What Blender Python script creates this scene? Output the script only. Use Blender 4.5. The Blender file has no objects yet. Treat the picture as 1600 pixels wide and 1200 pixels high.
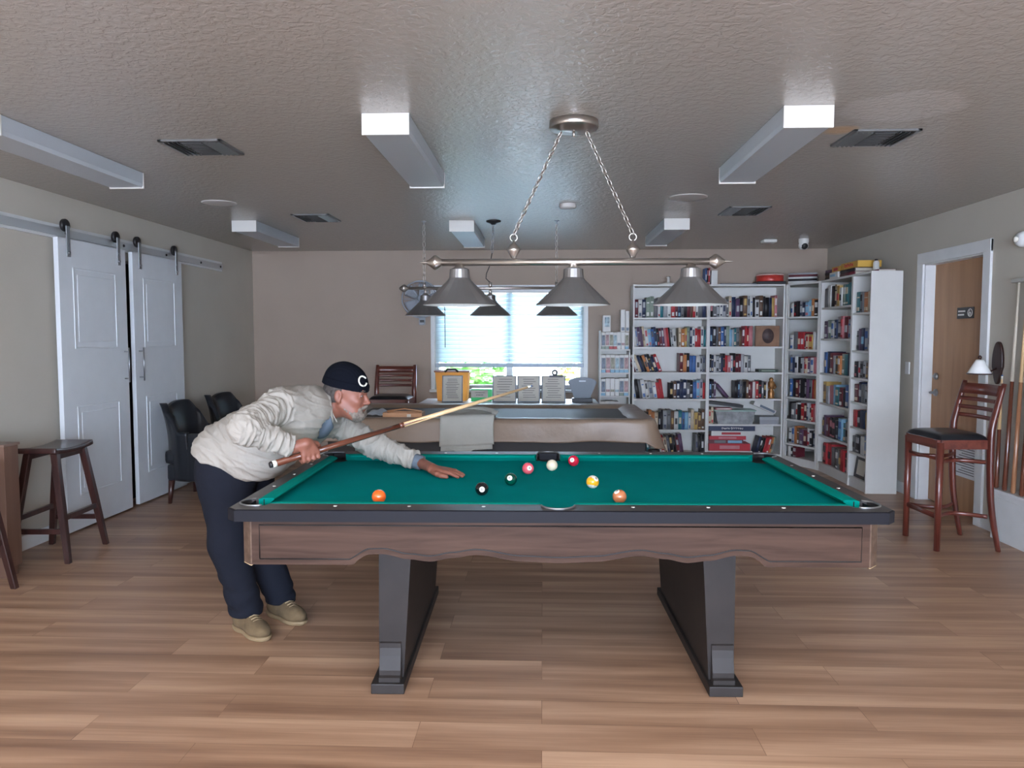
import bpy, bmesh, math, random
import numpy as np
from mathutils import Vector, Matrix, noise
random.seed(11)
PI = math.pi
R = math.radians
SC = bpy.context.scene
COL = SC.collection

# ------------------------------------------------------------------ camera, exposure, world, lights
FPX, CAMH = 1175.0, 1.43
VX, VY = 848.0, 526.0
_v = Vector(((VX - 800) / FPX, (600 - VY) / FPX, 1)).normalized()
PITCH, YAW = math.asin(_v[1]), math.atan2(_v[0], _v[2])
cam_d = bpy.data.cameras.new('camera'); cam = bpy.data.objects.new('camera', cam_d); COL.objects.link(cam)
cam.location = (0, 0, CAMH); cam.rotation_euler = (PI / 2 - PITCH, 0, YAW)
cam_d.sensor_width = 36; cam_d.lens = FPX / 1600 * 36; cam_d.clip_start = .05; cam_d.clip_end = 200
SC.camera = cam
SC.view_settings.view_transform = 'Standard'; SC.view_settings.look = 'None'
SC.view_settings.gamma = 1; SC.view_settings.use_curve_mapping = False
SC.view_settings.exposure = -0.17

world = bpy.data.worlds.new('world'); SC.world = world; world.use_nodes = True
_bg = world.node_tree.nodes['Background']
_bg.inputs[0].default_value = (.70, .83, 1.06, 1); _bg.inputs[1].default_value = 27.0

def area(name, loc, rot, sx, sy, power, color, portal=False):
    d = bpy.data.lights.new(name, 'AREA'); d.shape = 'RECTANGLE'; d.size = sx; d.size_y = sy
    d.energy = power; d.color = color
    if portal: d.cycles.is_portal = True
    o = bpy.data.objects.new(name, d); COL.objects.link(o); o.location = loc; o.rotation_euler = rot
    return o
# unseen warm lamps added for overhead light, on the grid of the unlit rows
for _x in (-2.60, -.72, 1.17): area('unseen_row_lamp', (_x, .75, 2.34), (0, 0, 0), .2, 1.2, 23, (1, .90, .77))
# added fill lights, flush with windowless side walls beside the photographer
area('side_fill_left', (-3.44, -1.2, 1.5), (R(90), 0, R(-90)), 2.2, 1.3, 36, (1, .95, .90))
area('side_fill_right', (3.26, -1.2, 1.5), (R(90), 0, R(90)), 2.2, 1.3, 27, (1, .95, .90))
# assumed daylight source, unseen behind the photographer, and the portal of the far window
area('assumed_rear_daylight', (0.1, -2.95, 1.35), (R(90), 0, 0), 4.6, 2.0, 36, (1, .93, .86))
area('window_portal', (-.4, 9.12, 1.38), (R(-90), 0, 0), 1.9, 1.3, 1, (1, 1, 1), True)

# ------------------------------------------------------------------ helpers
_F = Vector((-math.sin(YAW) * math.cos(PITCH), math.cos(YAW) * math.cos(PITCH), -math.sin(PITCH)))
_R = Vector((math.cos(YAW), math.sin(YAW), 0)); _U = _R.cross(_F)
def at(px, py, x=None, y=None, z=None):
    """point of the room seen at a pixel of the photo, at a known x, y or z"""
    r = _R * ((px - 800) / FPX) + _U * ((600 - py) / FPX) + _F
    o = Vector((0, 0, CAMH))
    t = x / r[0] if x is not None else (y / r[1] if y is not None else (z - CAMH) / r[2])
    return o + r * t

def mat(name, col, rough=.5, metal=0., bump=0., bscale=200., var=0., vscale=8., spec=.5, coat=0., alpha=1., trans=0., bdist=.002, stretch=(1, 1, 1), sheen=0.):
    m = bpy.data.materials.new(name); m.use_nodes = True
    nt = m.node_tree; b = nt.nodes['Principled BSDF']
    b.inputs['Base Color'].default_value = (*col, 1); b.inputs['Roughness'].default_value = rough
    b.inputs['Metallic'].default_value = metal; b.inputs['Specular IOR Level'].default_value = spec
    b.inputs['Coat Weight'].default_value = coat; b.inputs['Alpha'].default_value = alpha
    b.inputs['Transmission Weight'].default_value = trans
    if sheen: b.inputs['Sheen Weight'].default_value = sheen
    if var or bump:
        tc = nt.nodes.new('ShaderNodeTexCoord'); mp = nt.nodes.new('ShaderNodeMapping')
        mp.inputs['Scale'].default_value = stretch; nt.links.new(tc.outputs['Object'], mp.inputs[0])
    if var:
        n = nt.nodes.new('ShaderNodeTexNoise'); n.inputs['Scale'].default_value = vscale; n.inputs['Detail'].default_value = 4
        nt.links.new(mp.outputs[0], n.inputs['Vector'])
        r = nt.nodes.new('ShaderNodeValToRGB')
        r.color_ramp.elements[0].position = .3; r.color_ramp.elements[1].position = .7
        r.color_ramp.elements[0].color = (*[c * (1 - var) for c in col], 1)
        r.color_ramp.elements[1].color = (*[min(1, c * (1 + var)) for c in col], 1)
        nt.links.new(n.outputs[0], r.inputs[0]); nt.links.new(r.outputs[0], b.inputs['Base Color'])
    if bump:
        n = nt.nodes.new('ShaderNodeTexNoise'); n.inputs['Scale'].default_value = bscale; n.inputs['Detail'].default_value = 3
        nt.links.new(mp.outputs[0], n.inputs['Vector'])
        bp = nt.nodes.new('ShaderNodeBump'); bp.inputs['Strength'].default_value = bump; bp.inputs['Distance'].default_value = bdist
        nt.links.new(n.outputs[0], bp.inputs['Height']); nt.links.new(bp.outputs[0], b.inputs['Normal'])
    return m

def wood(name, c1, c2, rough=.4, axis=0, scale=6., coat=0., spec=.5):
    m = mat(name, c1, rough, coat=coat, spec=spec); nt = m.node_tree; b = nt.nodes['Principled BSDF']
    tc = nt.nodes.new('ShaderNodeTexCoord'); mp = nt.nodes.new('ShaderNodeMapping')
    s = [scale * 4] * 3; s[axis] = scale * .3; mp.inputs['Scale'].default_value = s
    nt.links.new(tc.outputs['Object'], mp.inputs[0])
    n = nt.nodes.new('ShaderNodeTexNoise'); n.inputs['Scale'].default_value = 1; n.inputs['Detail'].default_value = 6; n.inputs['Distortion'].default_value = .6
    nt.links.new(mp.outputs[0], n.inputs['Vector'])
    r = nt.nodes.new('ShaderNodeValToRGB'); r.color_ramp.elements[0].position = .32; r.color_ramp.elements[1].position = .68
    r.color_ramp.elements[0].color = (*c1, 1); r.color_ramp.elements[1].color = (*c2, 1)
    nt.links.new(n.outputs[0], r.inputs[0]); nt.links.new(r.outputs[0], b.inputs['Base Color'])
    return m

class MB:
    """collects shapes, then links them as ONE mesh object"""
    def __init__(s): s.bm = bmesh.new(); s.mi = 0
    def _fin(s, geom):
        for f in geom:
            if isinstance(f, bmesh.types.BMFace): f.material_index = s.mi
    def box(s, x0, x1, y0, y1, z0, z1, bev=0., M=None):
        r = bmesh.ops.create_cube(s.bm, size=1)
        vs = r['verts']
        for v in vs:
            v.co = Vector((x0 + (x1 - x0) * (v.co.x + .5), y0 + (y1 - y0) * (v.co.y + .5), z0 + (z1 - z0) * (v.co.z + .5)))
        fs = list({f for v in vs for f in v.link_faces}); s._fin(fs)
        if bev:
            es = list({e for v in vs for e in v.link_edges})
            rr = bmesh.ops.bevel(s.bm, geom=es, offset=bev, segments=2, profile=.6, affect='EDGES', clamp_overlap=True)
            vs = list({v for f in rr['faces'] for v in f.verts} | {v for v in vs if v.is_valid})
            s._fin(rr['faces'])
        if M is not None:
            for v in vs: v.co = M @ v.co
        return s
    def tube(s, pts, rad, n=10, cap=True, flat=None):
        pts = [Vector(p) for p in pts]
        rads = rad if isinstance(rad, (list, tuple)) else [rad] * len(pts)
        rings = []; up = None
        for i, p in enumerate(pts):
            d = (pts[min(i + 1, len(pts) - 1)] - pts[max(i - 1, 0)]).normalized()
            if up is None: up = Vector((0, 0, 1)) if abs(d.z) < .9 else Vector((0, 1, 0))
            a = d.cross(up)
            if a.length < 1e-5: a = d.cross(Vector((1, 0, 0)))
            a.normalize(); b = a.cross(d).normalized(); up = b
            fl = flat or (1, 1)
            rings.append([s.bm.verts.new(p + (a * math.cos(2 * PI * k / n) * fl[0] + b * math.sin(2 * PI * k / n) * fl[1]) * rads[i]) for k in range(n)])
        fs = []
        for i in range(len(rings) - 1):
            for k in range(n):
                f = s.bm.faces.new((rings[i][k], rings[i][(k + 1) % n], rings[i + 1][(k + 1) % n], rings[i + 1][k])); f.smooth = True; fs.append(f)
        if cap: fs += [s.bm.faces.new(rings[0][::-1]), s.bm.faces.new(rings[-1])]
        s._fin(fs); return s
    def ring(s, c, axis, r, t, n=20, m=8, a0=0, a1=2 * PI):
        axis = Vector(axis).normalized(); u = axis.orthogonal().normalized(); w = axis.cross(u)
        full = abs(a1 - a0 - 2 * PI) < 1e-4
        cnt = n if full else n + 1; rg = []
        for i in range(cnt):
            a = a0 + (a1 - a0) * i / n; d = u * math.cos(a) + w * math.sin(a)
            rg.append([s.bm.verts.new(Vector(c) + d * (r + t * math.cos(2 * PI * k / m)) + axis * t * math.sin(2 * PI * k / m)) for k in range(m)])
        fs = []
        for i in range(cnt if full else cnt - 1):
            for k in range(m):
                f = s.bm.faces.new((rg[i][k], rg[(i + 1) % cnt][k], rg[(i + 1) % cnt][(k + 1) % m], rg[i][(k + 1) % m])); f.smooth = True; fs.append(f)
        s._fin(fs); return s
    def lathe(s, prof, c=(0, 0, 0), n=28, axis=None, M=None, a0=0, a1=2 * PI):
        """prof: list of (radius, height) turned about the vertical through c (or a given axis)"""
        T = Matrix.Translation(Vector(c))
        if axis is not None: T = T @ Vector((0, 0, 1)).rotation_difference(Vector(axis)).to_matrix().to_4x4()
        if M is not None: T = M @ T
        full = abs(a1 - a0 - 2 * PI) < 1e-4; cnt = n if full else n + 1
        rg = []
        for r, h in prof:
            if r < 1e-6: rg.append([s.bm.verts.new(T @ Vector((0, 0, h)))])
            else: rg.append([s.bm.verts.new(T @ Vector((r * math.cos(a0 + (a1 - a0) * k / n), r * math.sin(a0 + (a1 - a0) * k / n), h))) for k in range(cnt)])
        fs = []
        for i in range(len(rg) - 1):
            A, B = rg[i], rg[i + 1]
            for k in range(cnt if full else cnt - 1):
                k2 = (k + 1) % cnt
                try:
                    if len(A) == 1 and len(B) == 1: continue
                    if len(A) == 1: f = s.bm.faces.new((A[0], B[k2], B[k]))
                    elif len(B) == 1: f = s.bm.faces.new((A[k], A[k2], B[0]))
                    else: f = s.bm.faces.new((A[k], A[k2], B[k2], B[k]))
                    f.smooth = True; fs.append(f)
                except ValueError: pass
        s._fin(fs); return s
    def prism(s, poly, z0, z1, M=None):
        """2-D polygon extruded from z0 to z1 (then moved by M)"""
        M = M or Matrix()
        a = [s.bm.verts.new(M @ Vector((p[0], p[1], z0))) for p in poly]
        b = [s.bm.verts.new(M @ Vector((p[0], p[1], z1))) for p in poly]
        n = len(poly); fs = []
        fs.append(s.bm.faces.new(a[::-1])); fs.append(s.bm.faces.new(b))
        for i in range(n): fs.append(s.bm.faces.new((a[i], a[(i + 1) % n], b[(i + 1) % n], b[i])))
        s._fin(fs); return s
    def quad(s, *p):
        f = s.bm.faces.new([s.bm.verts.new(Vector(q)) for q in p]); s._fin([f]); return s
    def grid(s, f, nu, nv, smooth=True):
        v = [[s.bm.verts.new(Vector(f(i / nu, j / nv))) for j in range(nv + 1)] for i in range(nu + 1)]
        fs = []
        for i in range(nu):
            for j in range(nv):
                q = s.bm.faces.new((v[i][j], v[i + 1][j], v[i + 1][j + 1], v[i][j + 1])); q.smooth = smooth; fs.append(q)
        s._fin(fs); return s
    def build(s, name, mats, parent=None, M=None, recalc=True):
        if recalc: bmesh.ops.recalc_face_normals(s.bm, faces=s.bm.faces[:])
        me = bpy.data.meshes.new(name); s.bm.to_mesh(me); s.bm.free()
        for m in (mats if isinstance(mats, (list, tuple)) else [mats]): me.materials.append(m)
        o = bpy.data.objects.new(name, me); COL.objects.link(o)
        if M is not None: o.matrix_world = M
        if parent: o.parent = parent
        return o

def tag(o, label=None, cat=None, group=None, kind=None):
    if label: o['label'] = label
    if cat: o['category'] = cat
    if group: o['group'] = group
    if kind: o['kind'] = kind
    return o
def thing(name, label, cat, loc=(0, 0, 0), rz=0., group=None, rot=None):
    o = bpy.data.objects.new(name, None); COL.objects.link(o); o.empty_display_size = .1
    o.location = loc; o.rotation_euler = rot or (0, 0, rz)
    return tag(o, label, cat, group)
def struct(o, label=None, cat=None): return tag(o, label, cat, kind='structure')
def copy_tree(o, parent=None):
    c = o.copy(); COL.objects.link(c)
    if parent: c.parent = parent
    for ch in list(o.children): copy_tree(ch, c)
    return c
def solid(o, t, off=-1):
    m = o.modifiers.new('s', 'SOLIDIFY'); m.thickness = t; m.offset = off; return o

# ------------------------------------------------------------------ materials
M = {}
M['wall_side'] = mat('wall_paint_grey_beige', (.525, .485, .415), .75, bump=.25, bscale=130, var=.03, vscale=2)
M['wall_end'] = mat('wall_paint_taupe', (.40, .315, .255), .75, bump=.25, bscale=130, var=.03, vscale=2)
M['trim'] = mat('white_trim_paint', (.72, .73, .73), .4, var=.03)
M['door_white'] = mat('white_door_paint', (.70, .73, .76), .42, var=.02)
M['white'] = mat('white_laminate', (.64, .63, .60), .45, var=.02)
M['black'] = mat('black_satin', (.012, .012, .014), .4)
M['black_leather'] = mat('black_leather', (.012, .014, .018), .28, bump=.3, bscale=90)
M['pocket'] = mat('pocket_black', (.008, .008, .01), .6)
M['nickel'] = mat('brushed_nickel', (.50, .46, .42), .28, .95, bump=.1, bscale=300, stretch=(1, 1, .05))
M['shade'] = mat('pewter_shade', (.26, .25, .245), .36, .75, var=.1, vscale=3)
M['shade_in'] = mat('shade_inside_white', (.8, .8, .78), .5)
M['steel'] = mat('dull_steel', (.32, .33, .34), .35, .85)
M['alu'] = mat('aluminium_track', (.60, .61, .62), .42, .7)
M['fixture'] = mat('fixture_white_enamel', (.62, .60, .56), .45)
M['lens'] = mat('prismatic_lens', (.42, .45, .48), .35, bump=.5, bscale=160)
M['vent'] = mat('vent_metal', (.17, .17, .17), .4, .4)
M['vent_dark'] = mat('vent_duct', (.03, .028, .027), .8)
M['cloth'] = mat('green_baize', (.0, .225, .220), .95, var=.06, vscale=4, spec=.02)
M['cushion'] = mat('green_cushion_baize', (.0, .26, .215), .9, var=.05, spec=.05)
M['rail'] = mat('charcoal_rail_laminate', (.040, .034, .034), .36, var=.2, vscale=20)
M['rail_edge'] = mat('black_rail_edge', (.010, .010, .014), .5, spec=.15)
M['apron'] = wood('brown_walnut_laminate', (.036, .018, .012), (.070, .038, .026), .6, 0, 8, spec=.2)
M['leg_dark'] = mat('dark_leg_laminate', (.024, .020, .019), .5, var=.12, vscale=12, spec=.3)
M['stripe'] = mat('black_inlay', (.012, .01, .01), .5)
M['chip'] = mat('bare_chipboard_edge', (.62, .45, .25), .8)
M['diamond'] = mat('pearl_inlay', (.85, .85, .82), .3)
M['mahogany'] = wood('mahogany', (.070, .014, .010), (.15, .035, .022), .3, 2, 6, coat=.3)
M['mahogany_h'] = wood('mahogany_rail', (.080, .016, .011), (.16, .038, .024), .3, 1, 6, coat=.3)
M['espresso'] = wood('espresso_wood', (.022, .009, .008), (.055, .020, .016), .33, 2, 6, coat=.2)
M['orange_door'] = wood('birch_door_veneer', (.36, .19, .095), (.46, .26, .135), .5, 2, 3)
M['brownpanel'] = wood('brown_cabinet_wood', (.13, .068, .045), (.18, .10, .068), .5, 2, 3)
M['cover'] = mat('brown_vinyl_cover', (.25, .18, .13), .36, bump=.35, bscale=14, bdist=.01, var=.08, vscale=5)
M['canvas'] = mat('grey_canvas', (.42, .42, .38), .9, bump=.4, bscale=25, bdist=.006, var=.05)
def thin_glass():
    m = bpy.data.materials.new('clear_glass'); m.use_nodes = True; nt = m.node_tree; nt.nodes.clear()
    o = nt.nodes.new('ShaderNodeOutputMaterial'); t = nt.nodes.new('ShaderNodeBsdfTransparent'); g = nt.nodes.new('ShaderNodeBsdfGlossy'); g.inputs['Roughness'].default_value = .02
    t.inputs[0].default_value = (.96, .98, .97, 1); f = nt.nodes.new('ShaderNodeFresnel'); x = nt.nodes.new('ShaderNodeMixShader')
    nt.links.new(f.outputs[0], x.inputs[0]); nt.links.new(t.outputs[0], x.inputs[1]); nt.links.new(g.outputs[0], x.inputs[2]); nt.links.new(x.outputs[0], o.inputs[0]); return m
M['glass'] = thin_glass()
M['paper'] = mat('cream_paper', (.60, .57, .50), .8)
M['ink'] = mat('ink', (.13, .12, .13), .8)
M['grey_plastic'] = mat('grey_plastic', (.13, .16, .20), .4)
M['dark_plastic'] = mat('dark_plastic', (.03, .035, .045), .4)
M['green_plastic'] = mat('green_plastic', (.03, .62, .16), .35)
M['fan'] = mat('pale_fan_plastic', (.36, .39, .44), .4)
M['skin'] = mat('skin', (.25, .092, .060), .5, var=.15, vscale=14, bump=.15, bscale=120)
M['hair'] = mat('dark_grey_hair', (.06, .05, .045), .8, bump=.8, bscale=160, bdist=.003, var=.4, vscale=60)
M['beard'] = mat('grizzled_beard', (.19, .155, .13), .85, bump=.9, bscale=180, bdist=.004, var=.35, vscale=60)
M['beanie'] = mat('black_knit', (.004, .005, .009), .95, bump=.7, bscale=150, bdist=.002, spec=.1)
M['shirt'] = mat('cream_cotton', (.33, .305, .27), .9, bump=.6, bscale=22, bdist=.010, var=.05, vscale=6, spec=.2, stretch=(1.6, .7, 1))
M['undershirt'] = mat('grey_blue_knit', (.12, .145, .18), .9, spec=.15)
M['trousers'] = mat('dark_navy_cotton', (.010, .0115, .018), .95, bump=.5, bscale=14, bdist=.010, spec=.15)
M['suede'] = mat('tan_suede', (.13, .088, .045), .95, bump=.3, bscale=60, var=.2, vscale=20)
M['sole'] = mat('gum_sole', (.25, .18, .10), .6)
M['eye'] = mat('eye_white', (.35, .32, .30), .25)
M['leaf'] = mat('leaf_green', (.16, .36, .08), .7, var=.4, vscale=6)
M['cue_light'] = wood('maple_shaft', (.62, .40, .20), (.72, .50, .28), .3, 2, 8, coat=.5)
M['cue_dark'] = wood('rosewood_butt', (.10, .028, .016), (.17, .055, .03), .25, 2, 8, coat=.6)
M['cue_old'] = wood('pale_shaft_old', (.50, .43, .34), (.60, .54, .45), .4, 2, 8)
M['cue_mid'] = wood('honey_butt', (.28, .12, .06), (.40, .20, .10), .3, 2, 8, coat=.3)
M['ivory'] = mat('ivory', (.8, .78, .7), .3)
M['gold'] = mat('aged_gold', (.32, .15, .05), .35, .5)

def plaster():
    m = mat('knockdown_ceiling', (.375, .34, .305), .27, spec=1.0); nt = m.node_tree; b = nt.nodes['Principled BSDF']
    tc = nt.nodes.new('ShaderNodeTexCoord')
    n = nt.nodes.new('ShaderNodeTexNoise'); n.inputs['Scale'].default_value = 34; n.inputs['Detail'].default_value = 3; n.inputs['Distortion'].default_value = .4
    nt.links.new(tc.outputs['Object'], n.inputs['Vector'])
    r = nt.nodes.new('ShaderNodeValToRGB'); r.color_ramp.elements[0].position = .42; r.color_ramp.elements[1].position = .58
    nt.links.new(n.outputs[0], r.inputs[0])
    bp = nt.nodes.new('ShaderNodeBump'); bp.inputs['Strength'].default_value = .34; bp.inputs['Distance'].default_value = .0045
    nt.links.new(r.outputs[0], bp.inputs['Height']); nt.links.new(bp.outputs[0], b.inputs['Normal'])
    # repainted lighter patch and the rusty water stain beside the right register
    def blob(cx, cy, rx, ry, soft):
        mp = nt.nodes.new('ShaderNodeMapping'); mp.inputs['Location'].default_value = (-cx / rx, -cy / ry, 0); mp.inputs['Scale'].default_value = (1 / rx, 1 / ry, 0)
        nz = nt.nodes.new('ShaderNodeTexNoise'); nz.inputs['Scale'].default_value = 6
        nt.links.new(tc.outputs['Object'], nz.inputs['Vector'])
        nt.links.new(tc.outputs['Object'], mp.inputs[0])
        ln = nt.nodes.new('ShaderNodeVectorMath'); ln.operation = 'LENGTH'; nt.links.new(mp.outputs[0], ln.inputs[0])
        ad = nt.nodes.new('ShaderNodeMath'); ad.operation = 'MULTIPLY_ADD'; ad.inputs[1].default_value = .5; nt.links.new(nz.outputs[0], ad.inputs[0]); nt.links.new(ln.outputs['Value'], ad.inputs[2])
        mr = nt.nodes.new('ShaderNodeMapRange'); mr.inputs[1].default_value = 1.25 - soft; mr.inputs[2].default_value = 1.25; mr.inputs[3].default_value = 1; mr.inputs[4].default_value = 0
        nt.links.new(ad.outputs[0], mr.inputs[0]); return mr.outputs[0]
    last = None
    for args, c in (((1.60, 3.49, .29, .25, .2), (.45, .405, .37)), ((1.47, 3.86, .10, .09, .5), (.55, .36, .22))):
        mx = nt.nodes.new('ShaderNodeMix'); mx.data_type = 'RGBA'
        nt.links.new(blob(*args), mx.inputs[0])
        if last is None: mx.inputs[6].default_value = (.375, .34, .305, 1)
        else: nt.links.new(last, mx.inputs[6])
        mx.inputs[7].default_value = (*c, 1); last = mx.outputs[2]
    nt.links.new(last, b.inputs['Base Color'])
    return m
def planks():
    m = mat('vinyl_plank_floor', (.4, .25, .18), .36, spec=.5); nt = m.node_tree; b = nt.nodes['Principled BSDF']
    tc = nt.nodes.new('ShaderNodeTexCoord')
    br = nt.nodes.new('ShaderNodeTexBrick'); br.offset = .37; br.inputs['Scale'].default_value = 1
    br.inputs['Brick Width'].default_value = 1.22; br.inputs['Row Height'].default_value = .18; br.inputs['Mortar Size'].default_value = .0012
    br.inputs['Color1'].default_value = (0, 0, 0, 1); br.inputs['Color2'].default_value = (1, 1, 1, 1); br.inputs['Mortar'].default_value = (.5, .5, .5, 1)
    nt.links.new(tc.outputs['Object'], br.inputs['Vector'])
    # long soft streaks across each plank row
    mp = nt.nodes.new('ShaderNodeMapping'); mp.inputs['Scale'].default_value = (.55, 8.5, 1)
    nt.links.new(tc.outputs['Object'], mp.inputs[0])
    off = nt.nodes.new('ShaderNodeVectorMath'); off.operation = 'ADD'
    sc = nt.nodes.new('ShaderNodeVectorMath'); sc.operation = 'SCALE'; sc.inputs['Scale'].default_value = 7
    nt.links.new(br.outputs['Color'], sc.inputs[0]); nt.links.new(mp.outputs[0], off.inputs[0]); nt.links.new(sc.outputs[0], off.inputs[1])
    n1 = nt.nodes.new('ShaderNodeTexNoise'); n1.inputs['Scale'].default_value = 1; n1.inputs['Detail'].default_value = 4; n1.inputs['Distortion'].default_value = .3
    nt.links.new(off.outputs[0], n1.inputs['Vector'])
    mp2 = nt.nodes.new('ShaderNodeMapping'); mp2.inputs['Scale'].default_value = (3, 90, 1); nt.links.new(tc.outputs['Object'], mp2.inputs[0])
    n2 = nt.nodes.new('ShaderNodeTexNoise'); n2.inputs['Scale'].default_value = 1; n2.inputs['Detail'].default_value = 3
    nt.links.new(mp2.outputs[0], n2.inputs['Vector'])
    ad = nt.nodes.new('ShaderNodeMath'); ad.operation = 'MULTIPLY_ADD'; ad.inputs[1].default_value = .22
    nt.links.new(n2.outputs[0], ad.inputs[0]); nt.links.new(n1.outputs[0], ad.inputs[2])
    ad2 = nt.nodes.new('ShaderNodeMath'); ad2.operation = 'MULTIPLY_ADD'; ad2.inputs[1].default_value = .06
    nt.links.new(br.outputs['Color'], ad2.inputs[0]); nt.links.new(ad.outputs[0], ad2.inputs[2])
    r = nt.nodes.new('ShaderNodeValToRGB'); e = r.color_ramp.elements
    e[0].position = .38; e[0].color = (.195, .104, .063, 1); e[1].position = .86; e[1].color = (.55, .355, .235, 1)
    x = e.new(.62); x.color = (.355, .208, .130, 1)
    nt.links.new(ad2.outputs[0], r.inputs[0])
    mx = nt.nodes.new('ShaderNodeMix'); mx.data_type = 'RGBA'; mx.blend_type = 'MULTIPLY'
    nt.links.new(br.outputs['Fac'], mx.inputs[0]); nt.links.new(r.outputs[0], mx.inputs[6]); mx.inputs[7].default_value = (.55, .5, .45, 1)
    nt.links.new(mx.outputs[2], b.inputs['Base Color'])
    return m
M['ceiling'] = plaster(); M['floor'] = planks()

def translucent(name, col, f):
    m = mat(name, col, .6); nt = m.node_tree; b = nt.nodes['Principled BSDF']
    t = nt.nodes.new('ShaderNodeBsdfTranslucent'); t.inputs[0].default_value = (*col, 1)
    mx = nt.nodes.new('ShaderNodeMixShader'); mx.inputs[0].default_value = f
    out = nt.nodes['Material Output']
    nt.links.new(b.outputs[0], mx.inputs[1]); nt.links.new(t.outputs[0], mx.inputs[2]); nt.links.new(mx.outputs[0], out.inputs[0])
    return m
M['amber'] = translucent('amber_clear_bin', (.98, .62, .26), .8)
M['slat'] = translucent('blind_slat_vinyl', (.80, .89, .92), .42)

# ------------------------------------------------------------------ room shell
XL, XR, YB, YF, ZC = -3.48, 3.30, 8.95, -3.0, 2.45
T = .14
b = MB(); b.box(XL - T, XR + .9, YF - T, YB + .1, -.1, 0); o = b.build('floor', M['floor']); struct(o, 'brown vinyl plank floor of the games room', 'floor')
b = MB(); b.box(XL - T, XR + .9, YF - T, YB + .1, ZC, ZC + .1); o = b.build('ceiling', M['ceiling']); struct(o, 'textured grey-beige ceiling of the games room', 'ceiling')
# left wall with the dark doorway behind the sliding doors
DY0, DY1, DZ = 5.30, 6.92, 2.06
b = MB(); b.box(XL - T, XL, YF, DY0, 0, ZC); b.box(XL - T, XL, DY1, YB, 0, ZC); b.box(XL - T, XL, DY0, DY1, DZ, ZC)
o = b.build('wall_left', M['wall_side']); struct(o, 'grey-beige left wall behind the sliding doors', 'wall')
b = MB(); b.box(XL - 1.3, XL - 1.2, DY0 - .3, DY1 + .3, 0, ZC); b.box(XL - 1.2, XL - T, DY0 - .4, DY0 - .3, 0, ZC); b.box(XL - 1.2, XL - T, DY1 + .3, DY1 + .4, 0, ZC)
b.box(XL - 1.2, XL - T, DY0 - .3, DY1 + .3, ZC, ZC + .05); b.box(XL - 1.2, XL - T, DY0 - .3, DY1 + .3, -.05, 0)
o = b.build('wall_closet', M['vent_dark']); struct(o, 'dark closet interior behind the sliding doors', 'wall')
# right wall with door opening
RY0, RY1, RZ = 5.80, 6.69, 2.055
b = MB(); b.box(XR, XR + T, YF, RY0, 0, ZC); b.box(XR, XR + T, RY1, YB, 0, ZC); b.box(XR, XR + T, RY0, RY1, RZ, ZC)
b.box(XR+T, XR + T + .02, RY0 - .1, RY1 + .1, 0, ZC); o = b.build('wall_right', M['wall_side']); struct(o, 'grey-green right wall with the brown door', 'wall')  # thin panel behind the door opening is added to block outside light
# end wall with window opening
WX0, WX1, WZ0, WZ1 = -1.30, .50, .80, 2.0
b = MB(); b.box(XL - T, WX0, YB, YB + T, 0, ZC); b.box(WX1, XR + T, YB, YB + T, 0, ZC); b.box(WX0, WX1, YB, YB + T, 0, WZ0); b.box(WX0, WX1, YB, YB + T, WZ1, ZC)
o = b.build('wall_back', M['wall_end']); struct(o, 'taupe end wall with the window', 'wall')
# wall behind the photographer with a wide opening assumed for daylight
b = MB(); b.box(XL - T, -2.3, YF - T, YF, 0, ZC); b.box(2.5, XR + T, YF - T, YF, 0, ZC); b.box(-2.3, 2.5, YF - T, YF, 2.38, ZC); b.box(-2.3, 2.5, YF - T, YF, 0, .3)
o = b.build('wall_front', M['wall_side']); struct(o)
# baseboards
b = MB(); b.box(XL, XL + .015, YF, DY0 - .15, 0, .10, .003); b.box(XL, XL + .015, DY1 + .12, YB, 0, .10, .003); struct(b.build('baseboard_left', M['trim']))
b = MB(); b.box(XR - .015, XR, YF, RY0 - .10, 0, .10, .003); b.box(XR - .015, XR, RY1 + .11, YB, 0, .10, .003); struct(b.build('baseboard_right', M['trim']))
b = MB(); b.box(XL + .02, XR - .02, YB - .015, YB, 0, .10, .003); struct(b.build('baseboard_back', M['trim']))

# window_1
w = thing('window_1', 'white framed window in the end wall behind the blind', 'window', (0, 0, 0)); struct(w)
b = MB()
b.box(WX0 - .035, WX0 + .01, YB - .015, YB, WZ0 - .02, WZ1 + .03, .003); b.box(WX1 - .01, WX1 + .035, YB - .015, YB, WZ0 - .02, WZ1 + .03, .003); b.box(WX0 - .035, WX1 + .035, YB - .016, YB, WZ1, WZ1 + .04, .003)
b.build('window_frame', M['trim'], w)
b = MB(); b.box(WX0 - .05, WX1 + .05, YB - .06, YB + .10, WZ0 - .03, WZ0, .006); b.build('window_sill', M['trim'], w)
b = MB()
for x0, x1 in ((WX0, WX0 + .05), (-.44, -.36), (WX1 - .05, WX1)): b.box(x0, x1, YB + .085, YB + .13, WZ0, WZ1, .003)
for z0, z1 in ((WZ0, WZ0 + .05), (WZ1 - .05, WZ1)): b.box(WX0 + .05, WX1 - .05, YB + .087, YB + .128, z0, z1, .003)
b.build('window_sash', M['trim'], w)
for x0, x1 in ((WX0 + .05, -.44), (-.36, WX1 - .05)):
    b = MB(); b.box(x0, x1, YB + .105, YB + .110, WZ0 + .05, WZ1 - .05); b.build('pane', M['glass'], w)
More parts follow.
